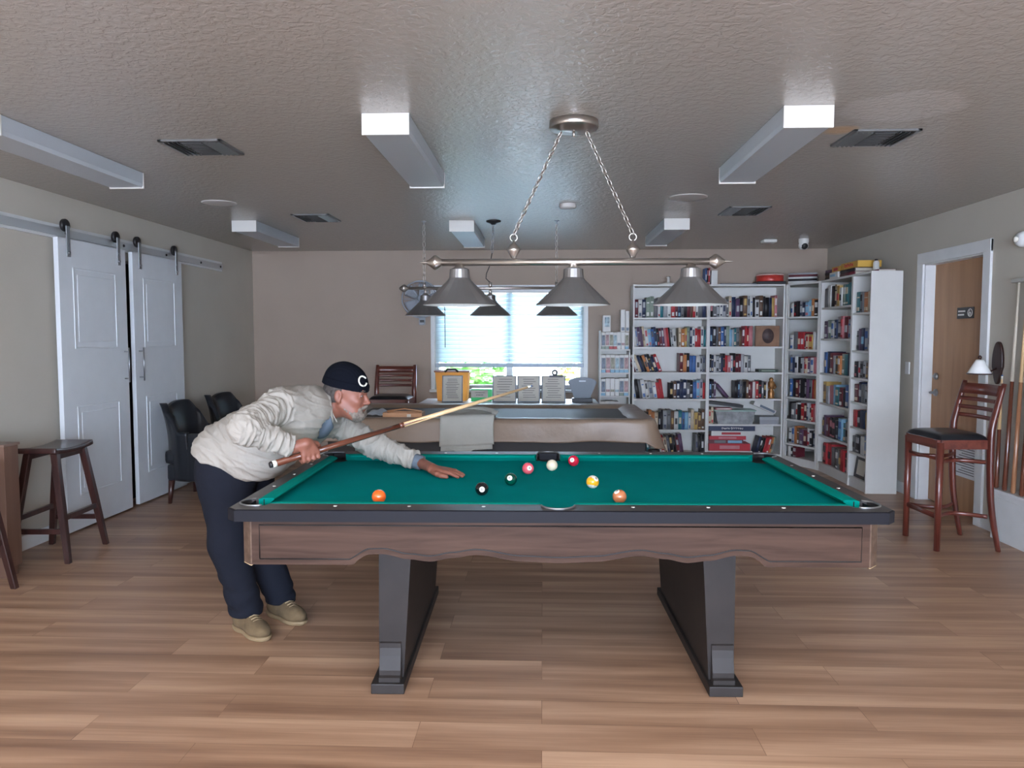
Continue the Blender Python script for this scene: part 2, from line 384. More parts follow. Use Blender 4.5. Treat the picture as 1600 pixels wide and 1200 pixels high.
# blind
bl = thing('window_blind', 'white horizontal slat blind lowered over most of the window', 'blind', (-.4, YB + .045, WZ1))
b = MB(); b.box(-.885, .885, -.03, .03, -.05, 0, .004); b.build('head_rail', M['trim'], bl)
zs = -.085; zend = 1.10 - WZ1
ns = 16
for i in range(ns):
    z = zs + (zend + .05 - zs) * i / (ns - 1)
    b = MB(); b.grid(lambda u, v: (-.88 + 1.76 * u, (-.5 + v) * .012 * math.cos(1.15) * 4, z + (v - .5) * .050 + .003 * math.sin(PI * v)), 1, 4)
    solid(b.build('slat', M['slat'], bl), .0025)
b = MB(); b.box(-.885, .885, -.022, .022, zend - .035, zend + .012, .005); b.build('bottom_rail', mat('blind_rail_grey', (.45, .52, .62), .5), bl)
b = MB(); b.tube([(-.77, -.035, -.05), (-.765, -.037, -.70)], .0045, 8); b.build('tilt_wand', M['dark_plastic'], bl)
for x in (-.6, 0, .6):
    b = MB(); b.tube([(x, -.027, -.04), (x, -.027, zend)], .0012, 5); b.build('ladder_cord', M['trim'], bl)
# outdoors seen in the strip below the blind
b = MB(); b.box(-14, 14, YB + T + .05, 30, -.25, -.15); o = b.build('ground', mat('pale_gravel', (.62, .60, .55), .9, var=.1)); struct(o, 'pale ground outside the window', 'ground')
def shrub(name, label, c, r, n, matl, grp='shrubs outside the window'):
    b = MB(); rnd = random.Random(int(c[0] * 100) + 5)
    for i in range(n):
        d = Vector((rnd.gauss(0, 1), rnd.gauss(0, 1), rnd.gauss(0, 1))).normalized() * (rnd.random() ** .4)
        p = Vector(c) + Vector((d.x * r[0], d.y * r[1], d.z * r[2])); s = .035 + .04 * rnd.random()
        q = Matrix.Rotation(rnd.random() * 6.3, 3, 'Z') @ Matrix.Rotation(rnd.random() * 3.1, 3, 'X')
        b.quad(*[p + q @ Vector(k) for k in ((-s, -s * .45, 0), (s, -s * .3, 0), (s * 1.1, s * .3, 0), (-s, s * .45, 0))])
    root = thing(name, label, 'shrub', (c[0], c[1], -.15), group=grp)
    o = b.build('foliage', matl, root, recalc=False); o.matrix_parent_inverse = root.matrix_basis.inverted()
    k = MB()
    for j in range(4): k.tube([(c[0] + .05 * j - .1, c[1], -.15), (c[0] + .12 * (j - 1.5), c[1] + .04 * j, c[2])], .015, 6)
    o = k.build('stem', M['espresso'], root); o.matrix_parent_inverse = root.matrix_basis.inverted()
shrub('shrub', 'bright green leafy shrub outside the left half of the window', (-1.05, 10.6, .75), (.55, .4, .55), 900, M['leaf'])
shrub('shrub', 'olive leafy shrub outside the window lower right corner', (.62, 11.0, .75), (.45, .4, .50), 500, mat('leaf_olive', (.40, .42, .10), .7, var=.5, vscale=6))

# door_1 on the right wall
d = thing('door_1', 'brown wooden door in white frame on the right wall', 'door', (XR, RY0, 0)); struct(d)
W = RY1 - RY0
b = MB(); b.box(.085, .125, .012, W - .012, .01, RZ - .01, .003); b.build('door_slab', M['orange_door'], d)
b = MB()
b.box(-.02, 0, -.095, 0, 0, RZ + .095, .004); b.box(-.02, 0, W, W + .10, 0, RZ + .095, .004); b.box(-.021, 0, -.095, W + .10, RZ, RZ + .096, .004)
b.box(0, .14, -.012, .01, 0, RZ); b.box(0, .14, W - .01, W + .012, 0, RZ); b.box(0, .14, 0, W, RZ - .01, RZ + .012)
b.build('door_frame', M['trim'], d)
b = MB(); b.lathe([(0, 0), (.032, 0), (.03, .012), (.012, .016), (.012, .05), (0, .05)], (.085, W - .09, .95), axis=(-1, 0, 0)); b.tube([(.035, W - .09, .95), (.032, W - .13, .952), (.034, W - .20, .948)], [.011, .010, .009], 10)
b.build('door_handle', M['steel'], d)
b = MB(); b.lathe([(0, 0), (.03, 0), (.028, .016), (.014, .02), (.012, .03), (0, .03)], (.085, W - .09, 1.09), axis=(-1, 0, 0)); b.build('deadbolt', M['steel'], d)
sy, sz = .37, 1.62
sgn = MB(); sgn.box(.080, .085, sy - .10, sy + .14, sz - .045, sz + .045, .002); sg = sgn.build('sign', M['black'], d)
b = MB()
for k, (y0, y1) in enumerate(((.02, .125), (.035, .125))):
    n = 7
    for j in range(n):
        ya = sy + y0 + (y1 - y0) * j / n
        b.box(.0785, .080, ya, ya + (y1 - y0) / n * .72, sz + .008 - k * .028, sz + .021 - k * .028)
b.ring((.0795, sy - .05, sz), (1, 0, 0), .030, .003, 20, 6); b.ring((.0795, sy - .048, sz - .008), (1, 0, 0), .012, .0025, 16, 6); b.tube([(.0795, sy - .045, sz + .022), (.0795, sy - .047, sz - .002), (.0795, sy - .06, sz - .006)], .003, 6)
b.build('lettering', M['diamond'], sg)
nt_ = MB(); nt_.box(.0835, .085, .16, .48, .30, .56); npp = nt_.build('notice', mat('white_paper', (.75, .76, .78), .8), d)
b = MB()
for k in range(11): b.box(.0826, .0834, .19, .45 - .04 * (k % 3), .33 + .02 * k, .336 + .02 * k)
b.build('printed_lines', M['ink'], npp)

# sliding barn doors door_2 / door_3 and their track
def barn(name, label, y0, y1, hinge_near):
    d = thing(name, label, 'door', (XL + .045, y0, 0)); struct(d)
    w = y1 - y0; b = MB()
    H = 2.13; b.box(0, .035, 0, w, .015, H, .003)
    o = b.build('door_panel', M['door_white'], d)
    # raised fields with sunk moulding
    for z0, z1 in ((.26, .92), (1.10, 1.22), (1.34, 1.93)):
        if z1 - z0 < .2: continue
        b = MB(); y_a, y_b = w * .18, w * .82
        for q in ((y_a, y_b, z0, z0 + .012), (y_a, y_b, z1 - .012, z1), (y_a, y_a + .012, z0, z1), (y_b - .012, y_b, z0, z1)): b.box(.034, .041, *q, .003)
        b.box(.034, .039, y_a + .05, y_b - .05, z0 + .05, z1 - .05, .004)
        b.build('moulding', M['door_white'], d)
    hy = w * .93 if hinge_near else w * .07
    hz0, hz1 = 1.06, 1.34
    b = MB(); b.tube([(.075, hy, hz0), (.075, hy, hz1)], .006, 10)
    for z in (hz0 + .03, hz1 - .03): b.tube([(.035, hy, z), (.075, hy, z)], .005, 8)
    b.build('door_handle', M['steel'], d)
    for yy in (w * .13, w * .88):
        g = MB(); g.box(.036, .043, yy - .02, yy + .02, H - .13, H + .09, .002)
        g.lathe([(0, 0), (.009, 0), (.009, .006), (0, .006)], (.043, yy, H - .04), axis=(1, 0, 0), n=12); g.lathe([(0, 0), (.011, 0), (.011, .008), (0, .008)], (.043, yy, H - .10), axis=(1, 0, 0), n=12)
        h = g.build('hanger', M['steel'], d)
        k = MB(); k.lathe([(0, 0), (.042, 0), (.046, .006), (.046, .02), (.042, .026), (0, .026)], (.006, yy, H + .095), axis=(1, 0, 0), n=24); k.build('roller', M['black'], h)
    return d
barn('door_2', 'white panelled sliding barn door left of the dark gap', 5.19, 6.045, True)
barn('door_3', 'white panelled sliding barn door right of the dark gap', 6.15, 7.00, False)
t = thing('barn_door_track', 'long metal sliding door track on the left wall', 'door track', (XL, 4.2, 2.175))
b = MB(); b.box(.030, .038, 0, 3.82, -.028, .028, .001); b.build('rail', M['alu'], t)
b = MB(); b.box(0, .018, -.1, 3.85, -.045, .055, .002); b.build('backing_board', M['trim'], t)
for yy in (.35, 1.15, 1.9, 2.6, 3.3, 3.76):
    b = MB(); b.lathe([(0, .0), (.012, 0), (.012, .028), (.009, .034), (0, .034)], (.012, yy, 0), axis=(1, 0, 0), n=12); b.build('bolt', M['black'], t)

# ------------------------------------------------------------------ ceiling things
def strip_light(label, x, y0, y1):
    t = thing('ceiling_light', label, 'ceiling light', (x, y0, ZC), group='fluorescent box lights on the ceiling')
    L = y1 - y0; w = .108; h = .095
    for a, c in ((-.012, 0), (L, L + .012)):
        b = MB(); b.box(-w - .002, w + .002, a, c, -h - .003, 0, .003); b.build('end_cap', M['fixture'], t)
    b = MB(); b.box(-w * .6, w * .6, .001, L - .001, -.03, 0); b.build('housing', M['fixture'], t)
    b = MB(); pr = [(-w, -.002), (-w, -h * .75), (-w * .93, -h * .95), (w * .93, -h * .95), (w, -h * .75), (w, -.002)]
    b.prism(pr, 0, L, Matrix(((1, 0, 0, 0), (0, 0, 1, 0), (0, 1, 0, 0), (0, 0, 0, 1)))); b.build('diffuser', M['lens'], t)
strip_light('white box ceiling light nearest the left edge of the photo, cut off', -2.60, 3.43, 4.66)
strip_light('white box ceiling light left of the steel pool lamp chains, near row', -.722, 3.49, 4.72)
strip_light('white box ceiling light right of the steel pool lamp chains, near row', 1.172, 3.45, 4.66)
strip_light('white box ceiling light in far row near the left wall', -2.63, 6.60, 7.75)
strip_light('white box ceiling light in far row above the window', -.715, 6.67, 7.87)
strip_light('white box ceiling light in far row above the bookcases', 1.155, 6.63, 7.80)
def vent(label, x0, x1, y0, y1):
    t = thing('ceiling_vent', label, 'vent', ((x0 + x1) / 2, (y0 + y1) / 2, ZC), group='ceiling air registers')
    w, l = (x1 - x0) / 2, (y1 - y0) / 2
    b = MB(); b.box(-w + .01, w - .01, -l + .01, l - .01, -.004, 0); b.build('duct_opening', M['vent_dark'], t)
    b = MB()
    for q in ((-w, w, -l, -l + .02), (-w, w, l - .02, l), (-w, -w + .02, -l, l), (w - .02, w, -l, l), (-w * .38, -w * .34, -l, l), (w * .34, w * .38, -l, l)): b.box(*q, -.010, 0, .001)
    b.build('frame', M['vent'], t)
    for s in (-1, 1):
        b = MB()
        for k in range(4):
            cx = s * w * (.45 + .14 * k)
            Mx = Matrix.Translation((cx, 0, -.009)) @ Matrix.Rotation(s * R(-40), 4, 'Y'); b.box(-.013, .013, -l + .02, l - .02, -.0008, .0008, 0, Mx)
        b.build('louvre', M['vent'], t)
    b = MB()
    for k in range(9):
        Mx = Matrix.Translation((0, -l + .03 + (2 * l - .06) * k / 8, -.009)) @ Matrix.Rotation(R(40), 4, 'X'); b.box(-w * .33, w * .33, -.013, .013, -.0008, .0008, 0, Mx)
    b.build('louvre', M['vent'], t)
vent('dark slatted air vent left of the near box light', -2.0, -1.665, 3.89, 4.20)
vent('dark slatted air vent beside the lighter ceiling patch', 1.53, 1.86, 3.84, 4.15)
vent('dark slatted air vent in the far row, left side', -2.10, -1.78, 6.26, 6.64)
vent('dark slatted air vent in the far row, right side', 1.46, 1.79, 6.04, 6.43)
def disc(name, label, cat, x, y, r, h, m):
    b = MB(); b.lathe([(r, 0), (r, -h * .6), (r * .92, -h), (0, -h * 1.05)], (0, 0, 0)); o = b.build(name, m); o.location = (x, y, ZC); tag(o, label, cat)
M['disc'] = mat('ceiling_plate_beige', (.52, .49, .46), .5)
disc('smoke_detector', 'small round detector on ceiling between the lamp chains', 'detector', .19, 5.89, .065, .03, M['disc'])
disc('ceiling_plate', 'round flush cover plate on ceiling right of the lamp chains', 'cover plate', 1.06, 5.63, .14, .006, M['disc'])
disc('ceiling_plate', 'round flush cover plate on ceiling above the sliding doors', 'cover plate', -2.47, 5.72, .13, .006, M['disc'])
b = MB(); b.box(-.07, .07, -.07, .07, -.035, 0, .012); o = b.build('smoke_alarm', M['white']); o.location = (2.38, 8.12, ZC); tag(o, 'flat white alarm on ceiling above the second bookcase', 'detector')
t = thing('security_camera', 'white ceiling security camera with black lens near the corner', 'camera', (2.72, 8.05, ZC))
b = MB(); b.lathe([(.052, 0), (.052, -.03), (.046, -.05), (.052, -.06), (.05, -.085), (.03, -.11), (0, -.115)]); b.build('housing', M['white'], t)
b = MB(); b.lathe([(0, .018), (.026, .012), (.034, 0), (0, -.001)], (0, -.035, -.082), axis=(0, -1, -.45)); b.build('lens', M['black'], t)

# chains, billiard lamps
def chain(name, p0, p1, parent, m, pitch=.030, wr=.0022, w=.009, cord=None):
    b = MB(); p0, p1 = Vector(p0), Vector(p1); L = (p1 - p0).length; n = max(2, round(L / pitch)); d = (p1 - p0).normalized()
    a = d.orthogonal().normalized(); c = d.cross(a)
    for i in range(n):
        q = p0 + (p1 - p0) * (i + .5) / n; u = a if i % 2 else c; hl = L / n * .5 + wr * 1.4
        pts = [q + d * hl * math.sin(2 * PI * k / 10) + u * w * math.cos(2 * PI * k / 10) for k in range(11)]
        b.tube(pts, wr, 5, cap=False)
    return b.build(name, m, parent)
FIN = [(0, -.05), (.006, -.048), (.008, -.042), (.012, -.038), (.022, -.022), (.034, -.006), (.035, 0), (.034, .006), (.022, .022), (.012, .036), (.010, .042), (0, .043)]
def shade_parts(t, x, r, ztop, zrim, zbar, mesh=None):
    b = MB(); h = ztop - zrim
    pr = [(.036, ztop), (.046, ztop - .006), (.050, ztop - h * .27), (.058, ztop - h * .33), (.078, ztop - h * .45), (r - .006, zrim + .006), (r, zrim)]
    b.lathe(pr, (x, 0, 0), n=20)
    for f in b.bm.faces: f.smooth = False
    o = b.build('lamp_shade', [M['shade'], M['shade_in']], t)
    m = o.modifiers.new('s', 'SOLIDIFY'); m.thickness = .003; m.offset = -1; m.material_offset = 1
    b = MB(); b.lathe([(.0, ztop + .02), (.016, ztop + .018), (.024, ztop + .004), (.034, ztop), (.034, ztop - .006), (.026, ztop - .01), (.0, ztop - .01)], (x, 0, 0)); b.tube([(x, 0, ztop), (x, 0, zbar)], .011, 10); b.build('shade_holder', M['nickel'], t)
    b = MB(); b.lathe([(0, zrim + .035), (.024, zrim + .05), (.03, zrim + .07), (.022, zrim + .10), (.014, zrim + .12), (.014, ztop - .02), (0, ztop - .02)], (x, 0, 0), n=20); b.build('bulb', M['shade_in'], t)
LY = 3.62
t = thing('billiard_lamp', 'brushed steel three-shade billiard lamp above the green table', 'lamp', (0, LY, 0))
ZB = 1.785
b = MB(); b.tube([(-.50, 0, ZB), (.80, 0, ZB)], .0165, 20); b.build('bar', M['nickel'], t)
for x, s in ((-.515, -1), (.815, 1)):
    b = MB(); b.lathe(FIN + [], (x, 0, ZB), axis=(s, 0, 0)); b.lathe([(.007, .04), (.006, .05), (.003, .07), (0, .085)], (x, 0, ZB), axis=(s, 0, 0), n=14); b.build('finial', M['nickel'], t)
for x in (-.40, .145, .70): shade_parts(t, x, .178, ZB - .028, 1.583, ZB)
for x in (-.14, .425):
    b = MB(); b.lathe([(0, -.040), (.012, -.038), (.015, -.03), (.030, -.006), (.031, 0), (.030, .006), (.015, .026), (.007, .030), (.006, .045), (0, .046)], (x, 0, ZB + .058)); b.ring((x, 0, ZB + .058 + .058), (0, 1, 0), .017, .0028); b.build('hanging_knob', M['nickel'], t)
b = MB(); b.lathe([(0, ZC), (.116, ZC), (.116, ZC - .030), (.112, ZC - .036), (.085, ZC - .038), (.08, ZC - .044), (0, ZC - .047)], (.145, .03, 0), n=40); b.tube([(.145, .03, ZC - .045), (.145, .03, ZC - .075)], .006, 8); b.build('canopy', M['nickel'], t)
for x0, x1 in ((.085, -.14), (.205, .425)):
    chain('chain', (x0, .03, ZC - .05), (x1, 0, ZB + .058 + .073), t, M['nickel'], .032, .0024, .0095)
b = MB(); P0, P1 = Vector((.085, .03, ZC - .05)), Vector((-.14, 0, ZB + .12))
pts = [P0.lerp(P1, k / 40) + Vector((.006 * math.sin(k * 1.9), .006 * math.cos(k * 1.9), 0)) for k in range(41)]
b.tube(pts, .0028, 6); b.build('power_cord', mat('bronze_cord', (.12, .08, .06), .5), t)
LY2 = 6.70
t = thing('billiard_lamp', 'smaller-looking steel three-shade lamp over the covered table', 'lamp', (0, LY2, 0))
ZB2 = 1.86
b = MB(); b.tube([(-1.22, 0, ZB2), (.30, 0, ZB2)], .013, 16); b.build('bar', M['nickel'], t)
for x, s in ((-1.235, -1), (.315, 1)):
    b = MB(); b.lathe(FIN, (x, 0, ZB2), axis=(s, 0, 0), n=18); b.build('finial', M['nickel'], t)
for x in (-1.045, -.467, .125): shade_parts(t, x, .185, 1.80, 1.618, ZB2)
for x in (-1.055, .12):
    b = MB(); b.tube([(x, 0, ZB2), (x, 0, ZB2 + .05)], .014, 12); b.tube([(x, 0, ZB2 + .05), (x, 0, ZB2 + .07)], .006, 8); b.build('chain_socket', M['nickel'], t)
    chain('chain', (x, 0, ZC - .03), (x, 0, ZB2 + .065), t, M['nickel'], .05, .003, .012)
    b = MB(); b.tube([(x, 0, ZC), (x, 0, ZC - .03)], .005, 8); b.lathe([(.02, 0), (.02, -.006), (0, -.008)], (x, 0, ZC), n=14); b.build('ceiling_hook', M['steel'], t)
b = MB(); b.lathe([(0, 0), (.066, 0), (.064, -.012), (.03, -.022), (.02, -.035), (0, -.036)], (-.437, 0, ZC)); b.build('canopy', M['black'], t)
chain('chain', (-.437, 0, ZC - .03), (-.45, 0, 2.17), t, M['steel'], .045, .003, .011)
b = MB(); pts = [(-.45, 0, 2.17), (-.47, .0, 2.06), (-.50, 0, 1.99), (-.505, 0, 1.945), (-.48, 0, 1.92), (-.467, 0, ZB2 + .05)]; b.tube(pts, .004, 6); b.build('power_cord', M['black'], t)
b = MB(); b.tube([(-.467, 0, ZB2), (-.467, 0, ZB2 + .05)], .014, 12); b.build('chain_socket', M['nickel'], t)
# ------------------------------------------------------------------ green pool table
PT = thing('pool_table', 'brown laminate pool table with green cloth and dark pedestal legs', 'pool table', (.045, 3.455, 0), R(1.3))
PX, PY, OX, OY, ZR, ZCL = 1.125, .56, 1.235, .715, .79, .757
CW = .05
def arc(cx, cy, r, a0, a1, n=10): return [(cx + r * math.cos(R(a0 + (a1 - a0) * k / n)), cy + r * math.sin(R(a0 + (a1 - a0) * k / n))) for k in range(n + 1)]
CPX, CPY, CPR, SPY, SPR = PX + .032, PY + .032, .066, PY + .072, .062
quad = [(0, OY), (OX - .035, OY), (OX, OY - .035), (OX, 0), (PX + CW, 0), (PX + CW, CPY - CPR * .8)] + arc(CPX, CPY, CPR, -40, 130) + [(CPX - CPR * .8, PY + CW), (SPR, PY + CW)] + arc(0, SPY, SPR, 0, 90, 8)
b = MB()
for sx in (1, -1):
    for sy in (1, -1):
        p = [(x * sx, y * sy) for x, y in quad]
        b.prism(p if sx * sy > 0 else p[::-1], ZR - .028, ZR)
bmesh.ops.remove_doubles(b.bm, verts=b.bm.verts[:], dist=.0004)
b.build('rail', M['rail'], PT)
def octo(hx, hy, c): return [(-hx + c, -hy), (hx - c, -hy), (hx, -hy + c), (hx, hy - c), (hx - c, hy), (-hx + c, hy), (-hx, hy - c), (-hx, -hy + c)]
b = MB()   # black moulded edge under the rail, as a hollow band
o1, i1 = octo(OX + .006, OY + .006, .037), octo(OX - .05, OY - .05, .02)
for k in range(8):
    a, c = o1[k], o1[(k + 1) % 8]; a2, c2 = i1[k], i1[(k + 1) % 8]
    za, zb = ZR - .045, ZR - .003
    b.quad((*a, za), (*c, za), (*c, zb), (*a, zb)); b.quad((*a, za), (*c, za), (*c2, za), (*a2, za)); b.quad((*a, zb), (*c, zb), (*[u * .992 for u in c], ZR), (*[u * .992 for u in a], ZR)); b.quad((*a2, za), (*c2, za), (*c2, zb), (*a2, zb))
b.build('rail_edge', M['rail_edge'], PT)
q2 = [(0, 0), (PX + .035, 0), (PX + .035, CPY - CPR * .9)] + arc(CPX, CPY, CPR, -100, -170, 6) + [(CPX - CPR * .95, PY + .035), (SPR * .9, PY + .035)] + arc(0, SPY, SPR, -30, -90, 6)
b = MB()
for sx in (1, -1):
    for sy in (1, -1):
        p = [(x * sx, y * sy) for x, y in q2]; b.prism(p if sx * sy > 0 else p[::-1], ZCL - .03, ZCL)
bmesh.ops.remove_doubles(b.bm, verts=b.bm.verts[:], dist=.0004)
b.build('playing_cloth', M['cloth'], PT)
def cushion(p0, p1, inward, m0, m1):
    """cushion strip from p0 to p1 (rail line); its nose is shortened by m0/m1"""
    p0, p1, nrm = Vector((*p0, 0)), Vector((*p1, 0)), Vector((*inward, 0)); d = (p1 - p0).normalized()
    prof = [(0, ZR + .001), (.020, ZR + .002), (.043, ZR - .001), (CW, ZR - .005), (CW - .002, ZR - .010), (.018, ZCL), (0, ZCL)]
    b = MB(); n = 2
    rg = []
    for s_, pp, mm in ((1, p0, m0), (-1, p1, m1)):
        rg.append([b.bm.verts.new(pp + nrm * t_ + d * s_ * mm * (t_ / CW) + Vector((0, 0, z_))) for t_, z_ in prof])
    for k in range(len(prof)):
        k2 = (k + 1) % len(prof); f = b.bm.faces.new((rg[0][k], rg[0][k2], rg[1][k2], rg[1][k]))
    b.bm.faces.new(rg[0]); b.bm.faces.new(rg[1][::-1])
    return b.build('cushion', M['cushion'], PT)
for sy in (1, -1):
    yy = sy * (PY + CW)
    cushion((SPR + .002, yy), (CPX - CPR * .78, yy), (0, -sy), .012, .035)
    cushion((-CPX + CPR * .78, yy), (-SPR - .002, yy), (0, -sy), .035, .012)
for sx in (1, -1):
    xx = sx * (PX + CW); cushion((xx, -CPY + CPR * .78), (xx, CPY - CPR * .78), (-sx, 0), .035, .035)
for cx, cy, r in [(sx * CPX, sy * CPY, CPR) for sx in (1, -1) for sy in (1, -1)] + [(0, SPY, SPR), (0, -SPY, SPR)]:
    _a = math.atan2(cy, cx); b = MB(); b.lathe([(r, ZCL - .0005), (r * .9, .7475), (0, .7465)], (cx, cy, 0), n=30)
    _s = 2.05 if abs(cx) > .1 else 1.5; b.lathe([(r + .0005, ZR - .002), (r, ZCL - .0005)], (cx, cy, 0), n=24, a0=_a - _s, a1=_a + _s)
    pk = b.build('pocket', M['pocket'], PT, recalc=False); solid(pk, .004, 1)
    ang = math.degrees(math.atan2(cy, cx)); span = 92 if abs(cx) > .1 else 84
    b = MB(); pts = [(cx + (r + .001) * math.cos(R(ang + k)), cy + (r + .001) * math.sin(R(ang + k)), ZR + .002) for k in np.linspace(-span, span, 22)]
    b.tube(pts, .004, 8); b.build('pocket_rim', M['steel'], pk)
# pearl diamonds
for k in (1, 2, 3):
    for sx in (1, -1):
        for sy in (1, -1):
            b = MB(); b.lathe([(.0075, 0), (.007, .0012), (0, .0015)], (sx * PX * k / 4 if True else 0, sy * (OY - .062), ZR), n=12); b.build('diamond', M['diamond'], PT)
for sx in (1, -1):
    for yy in (-.28, 0, .28):
        b = MB(); b.lathe([(.0075, 0), (.007, .0012), (0, .0015)], (sx * (OX - .034), yy, ZR), n=12); b.build('diamond', M['diamond'], PT)
# scalloped apron
ZA0, ZA1 = .572, ZR - .045
key = [(0, .583), (.13, .588), (.31, .612), (.40, .600), (.48, .586), (.56, .594), (.66, .614), (.715, .612), (.745, .600), (.765, .578), (.775, ZA0), (1.3, ZA0)]
def low(x):
    x = abs(x)
    for (a, za), (c, zc) in zip(key, key[1:]):
        if a <= x <= c:
            t_ = (x - a) / (c - a); t_ = t_ * t_ * (3 - 2 * t_) if c < .75 else t_; return za + (zc - za) * t_
    return ZA0
AX, AY = OX - .035, OY - .035
xs = sorted(set([round(-AX + .04 + (2 * AX - .08) * k / 120, 4) for k in range(121)] + [-.775, -.765, .765, .775]))
for sy in (1, -1):
    b = MB(); y0, y1 = sy * (AY - .022), sy * AY
    for xa, xb in zip(xs, xs[1:]):
        za, zb = low(xa), low(xb)
        b.quad((xa, y1, za), (xb, y1, zb), (xb, y1, ZA1), (xa, y1, ZA1)); b.quad((xa, y0, za), (xb, y0, zb), (xb, y0, ZA1), (xa, y0, ZA1))
        b.mi = 1; b.quad((xa, y0, za), (xb, y0, zb), (xb, y1, zb), (xa, y1, za)); b.mi = 0
    bmesh.ops.remove_doubles(b.bm, verts=b.bm.verts[:], dist=.0002)
    b.build('side_apron', [M['apron'], M['chip']], PT)
    b = MB(); ins = .022; xe = AX - .075; yl = sy * (AY + .001)
    pts = [(x, yl, low(x) + ins) for x in xs if abs(x) <= xe and abs(x) < .755] ; lo_l = [(-xe, yl, ZA0 + ins), (-.785, yl, ZA0 + ins)]; lo_r = [(.785, yl, ZA0 + ins), (xe, yl, ZA0 + ins)]
    loop = lo_l + pts + lo_r + [(xe, yl, ZA1 - .022), (-xe, yl, ZA1 - .022), (-xe, yl, ZA0 + ins)]
    b.tube(loop, .0028, 6); b.build('inlay_line', M['stripe'], PT)
M['apron_v'] = wood('brown_walnut_laminate_end', (.075, .045, .031), (.125, .08, .056), .6, 1, 8, spec=.2)
for sx in (1, -1):
    b = MB(); b.box(min(sx * (AX - .022), sx * AX), max(sx * (AX - .022), sx * AX), -AY + .04, AY - .04, ZA0, ZA1); b.build('end_apron', M['apron_v'], PT)
    for sy in (1, -1):
        c = [(AX - .045, AY), (AX - .04, AY + .0005), (AX, AY - .04), (AX, AY - .045), (AX - .02, AY - .045), (AX - .045, AY - .02)]
        p = [(x * sx, y * sy) for x, y in c]
        b = MB(); b.prism(p if sx * sy < 0 else p[::-1], ZA0 - .002, ZA1); b.mi = 1; b.prism(p, ZA0 - .004, ZA0 - .002); b.build('corner_post', [M['apron_v'], M['chip']], PT)
b = MB(); b.box(-AX + .05, AX - .05, -AY + .05, AY - .05, ZCL - .055, ZCL - .0305); b.box(-1.0, 1.0, -.45, .45, .62, ZCL - .056); b.build('slate_bed', M['leg_dark'], PT)
# pedestal legs
for sx in (-1, 1):
    lg = thing('leg', None, None, (0, 0, 0)); lg.parent = PT
    b = MB(); MM = Matrix(((1, 0, 0, 0), (0, 0, 1, 0), (0, 1, 0, 0), (0, 0, 0, 1)))
    def slab(xa0, xa1, ya0, ya1, z0, xb0, xb1, yb0, yb1, z1, mb):
        v = [mb.bm.verts.new(p) for p in ((xa0, ya0, z0), (xa1, ya0, z0), (xa1, ya1, z0), (xa0, ya1, z0), (xb0, yb0, z1), (xb1, yb0, z1), (xb1, yb1, z1), (xb0, yb1, z1))]
        for f in ((3, 2, 1, 0), (4, 5, 6, 7), (0, 1, 5, 4), (1, 2, 6, 5), (2, 3, 7, 6), (3, 0, 4, 7)): mb.bm.faces.new([v[i] for i in f])
    xi, xo = sorted((sx * .615, sx * .725)); ti, to_ = sorted((sx * .575, sx * .715))
    slab(xi + .005, xo - .005, -.47, .60, .035, ti + .005, to_ - .003, -.50, .63, .62, b)
    main = b.build('pedestal', M['leg_dark'], lg)
    b = MB(); fx0, fx1 = sorted((sx * .608, sx * .742)); b.box(fx0, fx1, -.535, .66, 0, .042, .004); b.build('foot', M['leg_dark'], lg)
    for yy, s in ((-.47, -1), (.60, 1)):
        b = MB(); c0, c1 = xi + .012, xo - .012
        b.prism([(0, .042), (.055, .042), (.055, .06), (.042, .065), (.042, .085), (.028, .14), (.022, .17), (.022, .19), (0, .20)], c0, c1, Matrix(((0, 0, 1, 0), (s, 0, 0, yy - s * .006), (0, 1, 0, 0), (0, 0, 0, 1)))); b.build('corbel', M['leg_dark'], lg)
# the empties named leg must be parts: join them under the table as one mesh each is simpler
for lg in [o for o in bpy.data.objects if o.type == 'EMPTY' and o.name.split('.')[0] == 'leg' and o.parent == PT]:
    kids = list(lg.children); base = [k for k in kids if k.name.startswith('pedestal')][0]
    for k in kids:
        k.parent = PT if k is base else base
    nm = lg.name; bpy.data.objects.remove(lg); base.name = nm; base.data.name = 'leg'

